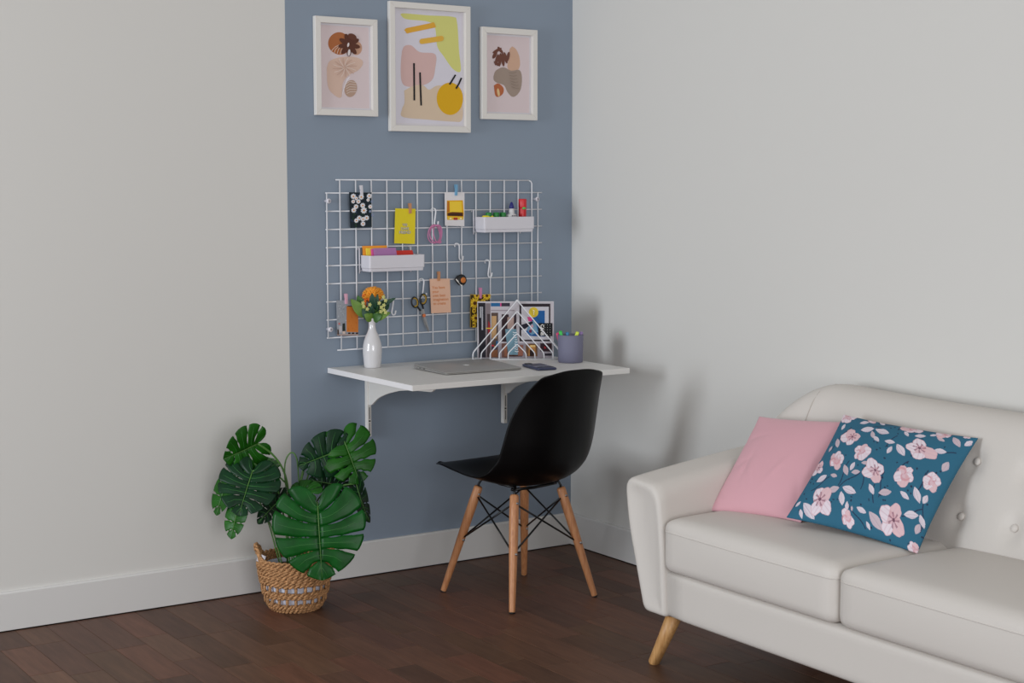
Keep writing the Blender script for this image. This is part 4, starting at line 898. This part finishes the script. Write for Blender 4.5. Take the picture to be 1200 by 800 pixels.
ring = lambda dd: [tuple(Tq+ax1*a_*h1+ax2*b_*w1*.5-fwd*dd) for a_, b_ in ((-.5, -.9), (.5, -.9), (.5, .9), (-.5, .9))]
tg = obj('cloth_label', loft(bm, [ring(0), ring(.0012)]), mat('label_white', (226, 220, 226), .7), t2, False)
ring2 = lambda dd: [tuple(Tq+ax1*a_*h1+ax2*b_*w1*.5-fwd*dd) for a_, b_ in ((-.05, .05), (.35, .05), (.35, .55), (-.05, .55))]
obj('label_mark', loft(bmesh.new(), [ring2(.0013), ring2(.0016)]), mat('magenta_mark', (196, 54, 124), .7), tg, False)

# ---------------------------------------------------------------- basket and monstera
BX, BY = -1.334, -.255
straw = mat('seagrass', (174, 130, 90), .75, bump=.6, bscale=170, var=.5, spec=.2)
bk = thing('woven_basket', 'round woven seagrass basket on the floor by the baseboard', 'basket', (BX, BY, 0))
def brad(z): return float(np.interp(z, [0, .012, .04, .08, .12, .165, .23], [.072, .086, .101, .111, .118, .124, .132]))
def rope(zf, r=.0078, tw=19, nm='coil', a0=0, a1=2*math.pi, steps=170, closed=True, ph=0):
    bm = bmesh.new()
    for s_ in (0, math.pi):
        pts = []
        for i in range(steps):
            th = a0+(a1-a0)*i/(steps if closed else steps-1); z = zf(th); R0 = brad(z); w_ = tw*th+s_+ph
            rr = R0+math.cos(w_)*r*.52; pts.append((rr*math.cos(th), rr*math.sin(th), z+math.sin(w_)*r*.62))
        tube(bm, pts, r*.62, 5, closed=closed)
    return obj(nm, bm, straw, bk)
earA = math.atan2(.553, -.833)+.15; earB = earA+math.pi
def ear(th):
    v = 0
    for e in (earA, earB):
        d = (th-e+math.pi) % (2*math.pi)-math.pi; v = max(v, math.exp(-(d/.42)**4))
    return v
zs = [.007, .016, .024]; zs2 = [.058, .067]; zs3 = [.101, .112, .123, .134, .145, .155]
for k, z in enumerate(zs+zs2+zs3): rope(lambda th, z=z, k=k: z+.0016*math.sin(5*th+k*2), tw=19+(k % 3), ph=k*1.3)
for k, z in enumerate((.165, .175)): rope(lambda th, z=z, k=k: z+(.046-.004*k)*ear(th)*(1 if k else .92), r=.0075, ph=k)
for row in (.041, .084):
    n = 22
    for k in range(n):
        th = k*2*math.pi/n; R0 = brad(row)
        obj('upright_strand', tube(bmesh.new(), [(R0*math.cos(th), R0*math.sin(th), row-.013), ((R0+.001)*math.cos(th), (R0+.001)*math.sin(th), row), (R0*math.cos(th), R0*math.sin(th), row+.013)], .0052, 6), straw, bk)
for e in (earA, earB):
    for dth in (-.42, .42):
        th = e+dth; obj('handle_strand', tube(bmesh.new(), [(brad(.16)*math.cos(th), brad(.16)*math.sin(th), .155), (brad(.18)*math.cos(th*1), brad(.18)*math.sin(th), .18), (brad(.2)*math.cos(th-dth*.15), brad(.2)*math.sin(th-dth*.15), .204)], .008, 8), straw, bk)
obj('liner', lathe(bmesh.new(), [(.066, .006), (.080, .012), (.093, .04), (.1015, .08), (.108, .12), (.112, .150), (.108, .150), (.104, .12), (.09, .04)], 40), mat('grey_white_liner', (206, 210, 226), .5), bk)
obj('soil', lathe(bmesh.new(), [(.02, .133), (.102, .135), (.1, .137), (.001, .141)], 32, close_bottom=True), mat('dark_soil', (28, 22, 18), .9, bump=1, bscale=90), bk)
th = earA+.16; tgp = Vector((brad(.18)*math.cos(th), brad(.18)*math.sin(th), .178))
b = bmesh.new(); box(b, -.013, .013, -.0008, .0008, -.016, .012, .0003, 1); bmesh.ops.transform(b, matrix=Matrix.Translation(tgp*.9+Vector((0, 0, .018))) @ Matrix.Rotation(-.75, 4, 'Z') @ Matrix.Rotation(.4, 4, 'Y'), verts=b.verts)
obj('care_label', b, mat('label_white', (226, 220, 226)), bk, False)

plant = thing('monstera_plant', 'green monstera with big split leaves in the woven basket', 'plant', (BX, BY, .14))
def leafmat(nm, c1, c2):
    m = mat(nm, c1, .38, var=.3, bscale=22, spec=.22); return m
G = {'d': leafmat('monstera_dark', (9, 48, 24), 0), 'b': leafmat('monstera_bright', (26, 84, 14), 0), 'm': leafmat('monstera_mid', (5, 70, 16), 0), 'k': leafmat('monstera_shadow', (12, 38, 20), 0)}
vein_m = mat('monstera_vein', (48, 112, 44), .5)
stem_m = mat('monstera_stem', (74, 116, 48), .5)
MG = [(.015, .05), (.08, .22), (.22, .31), (.38, .28), (.54, .13), (.62, -.08), (.63, -.30), (.57, -.52), (.45, -.72), (.27, -.88), (.10, -.97), (0, -1.0)]
def leaf(p0, p1, tone, roll=0, yaw=0, wf=1., fold=.18, droop=.12, slits=6, seed=0, open_=.011):
    rl = random.Random(seed); O = Vector((BX, BY, .14))
    p0, p1 = Vector(p0), Vector(p1); d = (p1-p0); L = d.length; d.normalize()
    n = -fwd-d*(-fwd).dot(d); n.normalize(); s_ = n.cross(d).normalized()*-1
    q = Matrix.Rotation(roll, 3, d); n = q @ n; s_ = q @ s_
    mg = spline([(a*wf, b) for a, b in MG], 200)
    V = []; Fs = []; T = 14; K = 6
    for side in (-1, 1):
        cuts = [0]+[.22+.70*(k+.5+rl.uniform(-.12, .12))/slits for k in range(slits)]+[1.0]
        tins = [rl.uniform(.42, .68) for _ in cuts]
        for li in range(len(cuts)-1):
            s0, s1 = cuts[li], cuts[li+1]; base = len(V)
            tin0, tin1 = tins[li], tins[li+1]
            for ti in range(T+1):
                t_ = ti/T
                def gap(tin, hole=True):
                    g_ = 0
                    if t_ > tin: g_ = open_*min(1, (t_-tin)/.25)
                    elif .14 < t_ < tin-.04: g_ = .8*open_*math.sin(math.pi*(t_-.14)/(tin-.18))
                    return g_
                a = s0+(gap(tin0)*(.7+.4*s0) if li > 0 else 0); b = s1-(gap(tin1)*(.7+.4*s1) if li < len(cuts)-2 else 0)
                for k in range(K+1):
                    u = k/K; sm = a+(b-a)*u; m_ = mg[min(199, int(sm*199))]
                    rim = 1-.035*(abs(2*u-1)**4)*(1 if 0 < li < len(cuts)-2 else .4)*t_**6
                    ym = 0 if sm < .22 else -(sm-.22)/.78*.985
                    bx, by = 0, ym*.93 if sm < .95 else ym
                    # curved lateral: starts steeply then sweeps to the margin
                    x = bx+(m_[0]-bx)*(t_**.86)*rim; y = by+(m_[1]-by)*(t_**1.55)*rim
                    r_ = abs(x); z = -fold*0+fold*r_-.55*fold*r_*r_*2 - droop*(y*y)*.8 - droop*1.1*r_*r_ + .007*math.cos((2*u-1)*math.pi)*math.sin(math.pi*min(1, t_*1.1))
                    V.append(tuple(p0+s_*(side*x*L)+d*(-y*L)+n*(z*L)-O))
            for ti in range(T):
                for k in range(K):
                    i = base+ti*(K+1)+k; f = (i, i+1, i+K+2, i+K+1); Fs.append(f if side > 0 else f[::-1])
    o = obj('leaf', (V, Fs), G[tone], plant); solid(o, .0009)
    vb = bmesh.new(); per = (T+1)*(K+1)
    for b0 in range(0, len(V), per):
        pv = [Vector(V[b0+ti*(K+1)+K//2])+n*.0007 for ti in range(0, T, 2)]
        if (pv[-1]-pv[0]).length > .01: tube(vb, [tuple(p) for p in pv], [max(.0004, .0011-.00012*i) for i in range(len(pv))], 5)
    obj('veins', vb, vein_m, o)
    mid = [p0+d*(L*k/8*.98)+n*(-droop*.8*(k/8*.98)**2*L)+n*.0012 for k in range(9)]
    obj('midrib', tube(bmesh.new(), [tuple(p-O) for p in mid], [.0022-.0002*k for k in range(9)], 6), stem_m, o)
    return p0
def stem(pts, r=.0032):
    O = Vector((BX, BY, .14)); sp = spline([tuple(Vector(p)-O) for p in pts], 24)
    obj('stem', tube(bmesh.new(), [tuple(p) for p in sp], r, 8), stem_m, plant)
PD = (Vector((BX, BY, .25))-CAM).dot(fwd)
soil = lambda dx, dy: Vector((BX+dx, BY+dy, .135))
def pt(px, py, dd): return deep(px, py, PD+dd)
# big front leaf first
LV = [((372.5, 594, -.20), (377, 680, -.235), 'm', dict(wf=1.02, fold=.10, droop=.10, slits=5, seed=1, open_=.010)),
      ((302, 519.5, -.06), (263.5, 539, -.12), 'b', dict(roll=-.55, wf=1.05, fold=.30, slits=4, seed=2, open_=.017)),
      ((296, 552, -.10), (279, 603, -.17), 'd', dict(roll=.1, wf=1.05, fold=.12, slits=5, seed=3)),
      ((312, 548, .02), (285, 538, .08), 'b', dict(roll=1.05, wf=.9, slits=4, seed=4)),
      ((266, 566, -.04), (251, 603, -.06), 'b', dict(roll=.75, wf=.75, slits=3, seed=5, open_=.02)),
      ((279, 597, -.08), (269, 631, -.10), 'b', dict(roll=.5, wf=.70, slits=3, seed=6, open_=.02)),
      ((330, 584, -.06), (300, 612, -.08), 'k', dict(roll=.7, wf=.65, slits=4, seed=7)),
      ((312, 556, -.0), (318, 592, -.03), 'm', dict(roll=.3, wf=.7, slits=4, seed=8)),
      ((398, 527, -.03), (351, 546, -.10), 'd', dict(roll=-.15, wf=.82, fold=.12, slits=4, seed=9)),
      ((403, 516, -.02), (423, 566, -.04), 'b', dict(roll=-.35, wf=1.0, fold=.2, slits=4, seed=10, open_=.02)),
      ((402, 570, .02), (362, 561, -.02), 'k', dict(roll=.5, wf=.7, slits=4, seed=11)),
      ((418, 566, -.01), (429.5, 613, -.04), 'k', dict(roll=1.0, wf=.7, slits=4, seed=12)),
      ((366, 578, -.06), (341, 567, -.02), 'b', dict(roll=.6, wf=.8, slits=3, seed=13))]
for a, b, tone, kw in LV: leaf(pt(*a), pt(*b), tone, **kw)
stem([soil(.02, -.06), pt(366, 620, -.08), pt(371, 590, -.16), pt(372.5, 594, -.20)], .0035)
stem([soil(-.02, -.02), pt(339, 590, 0), pt(334, 556, -.01), pt(321, 534, -.03), pt(302, 519.5, -.06)], .0036)
stem([soil(-.03, -.03), pt(330, 590, -.04), pt(320, 566, -.06), pt(311, 549, -.08), pt(296, 552, -.10)])
stem([soil(-.02, .02), pt(338, 580, .02), pt(331, 562, .02), pt(320, 556, .02), pt(312, 548, .02)])
stem([soil(-.05, 0), pt(310, 600, -.02), pt(285, 560, -.02), pt(266, 566, -.04)], .0025)
stem([soil(-.05, -.02), pt(315, 610, -.04), pt(290, 585, -.06), pt(279, 597, -.08)], .0025)
stem([soil(-.01, -.04), pt(342, 600, -.04), pt(330, 584, -.06)], .0025)
stem([soil(0, 0), pt(336, 580, 0), pt(333.5, 551, 0), pt(336, 536, 0), pt(342.5, 530, 0), pt(348, 538, 0), pt(350, 560, 0), pt(352, 590, -.01)], .0026)
stem([soil(.01, 0), pt(351, 580, 0), pt(355, 553, 0), pt(362, 532, 0), pt(380, 520, -.01), pt(398, 527, -.03)], .0045)
stem([soil(.02, .01), pt(358, 570, .02), pt(372, 535, .02), pt(392, 512, .0), pt(403, 516, -.02)], .003)
stem([soil(.03, .02), pt(365, 600, .03), pt(385, 572, .03), pt(402, 570, .02)], .0028)
stem([soil(.03, .0), pt(372, 600, .0), pt(395, 572, 0), pt(418, 566, -.01)], .0028)
stem([soil(.0, -.02), pt(355, 600, -.04), pt(366, 578, -.06)], .0028)
stem([soil(-.01, -.02), pt(338, 600, -.02), pt(325, 575, -.0), pt(312, 556, 0)], .0025)
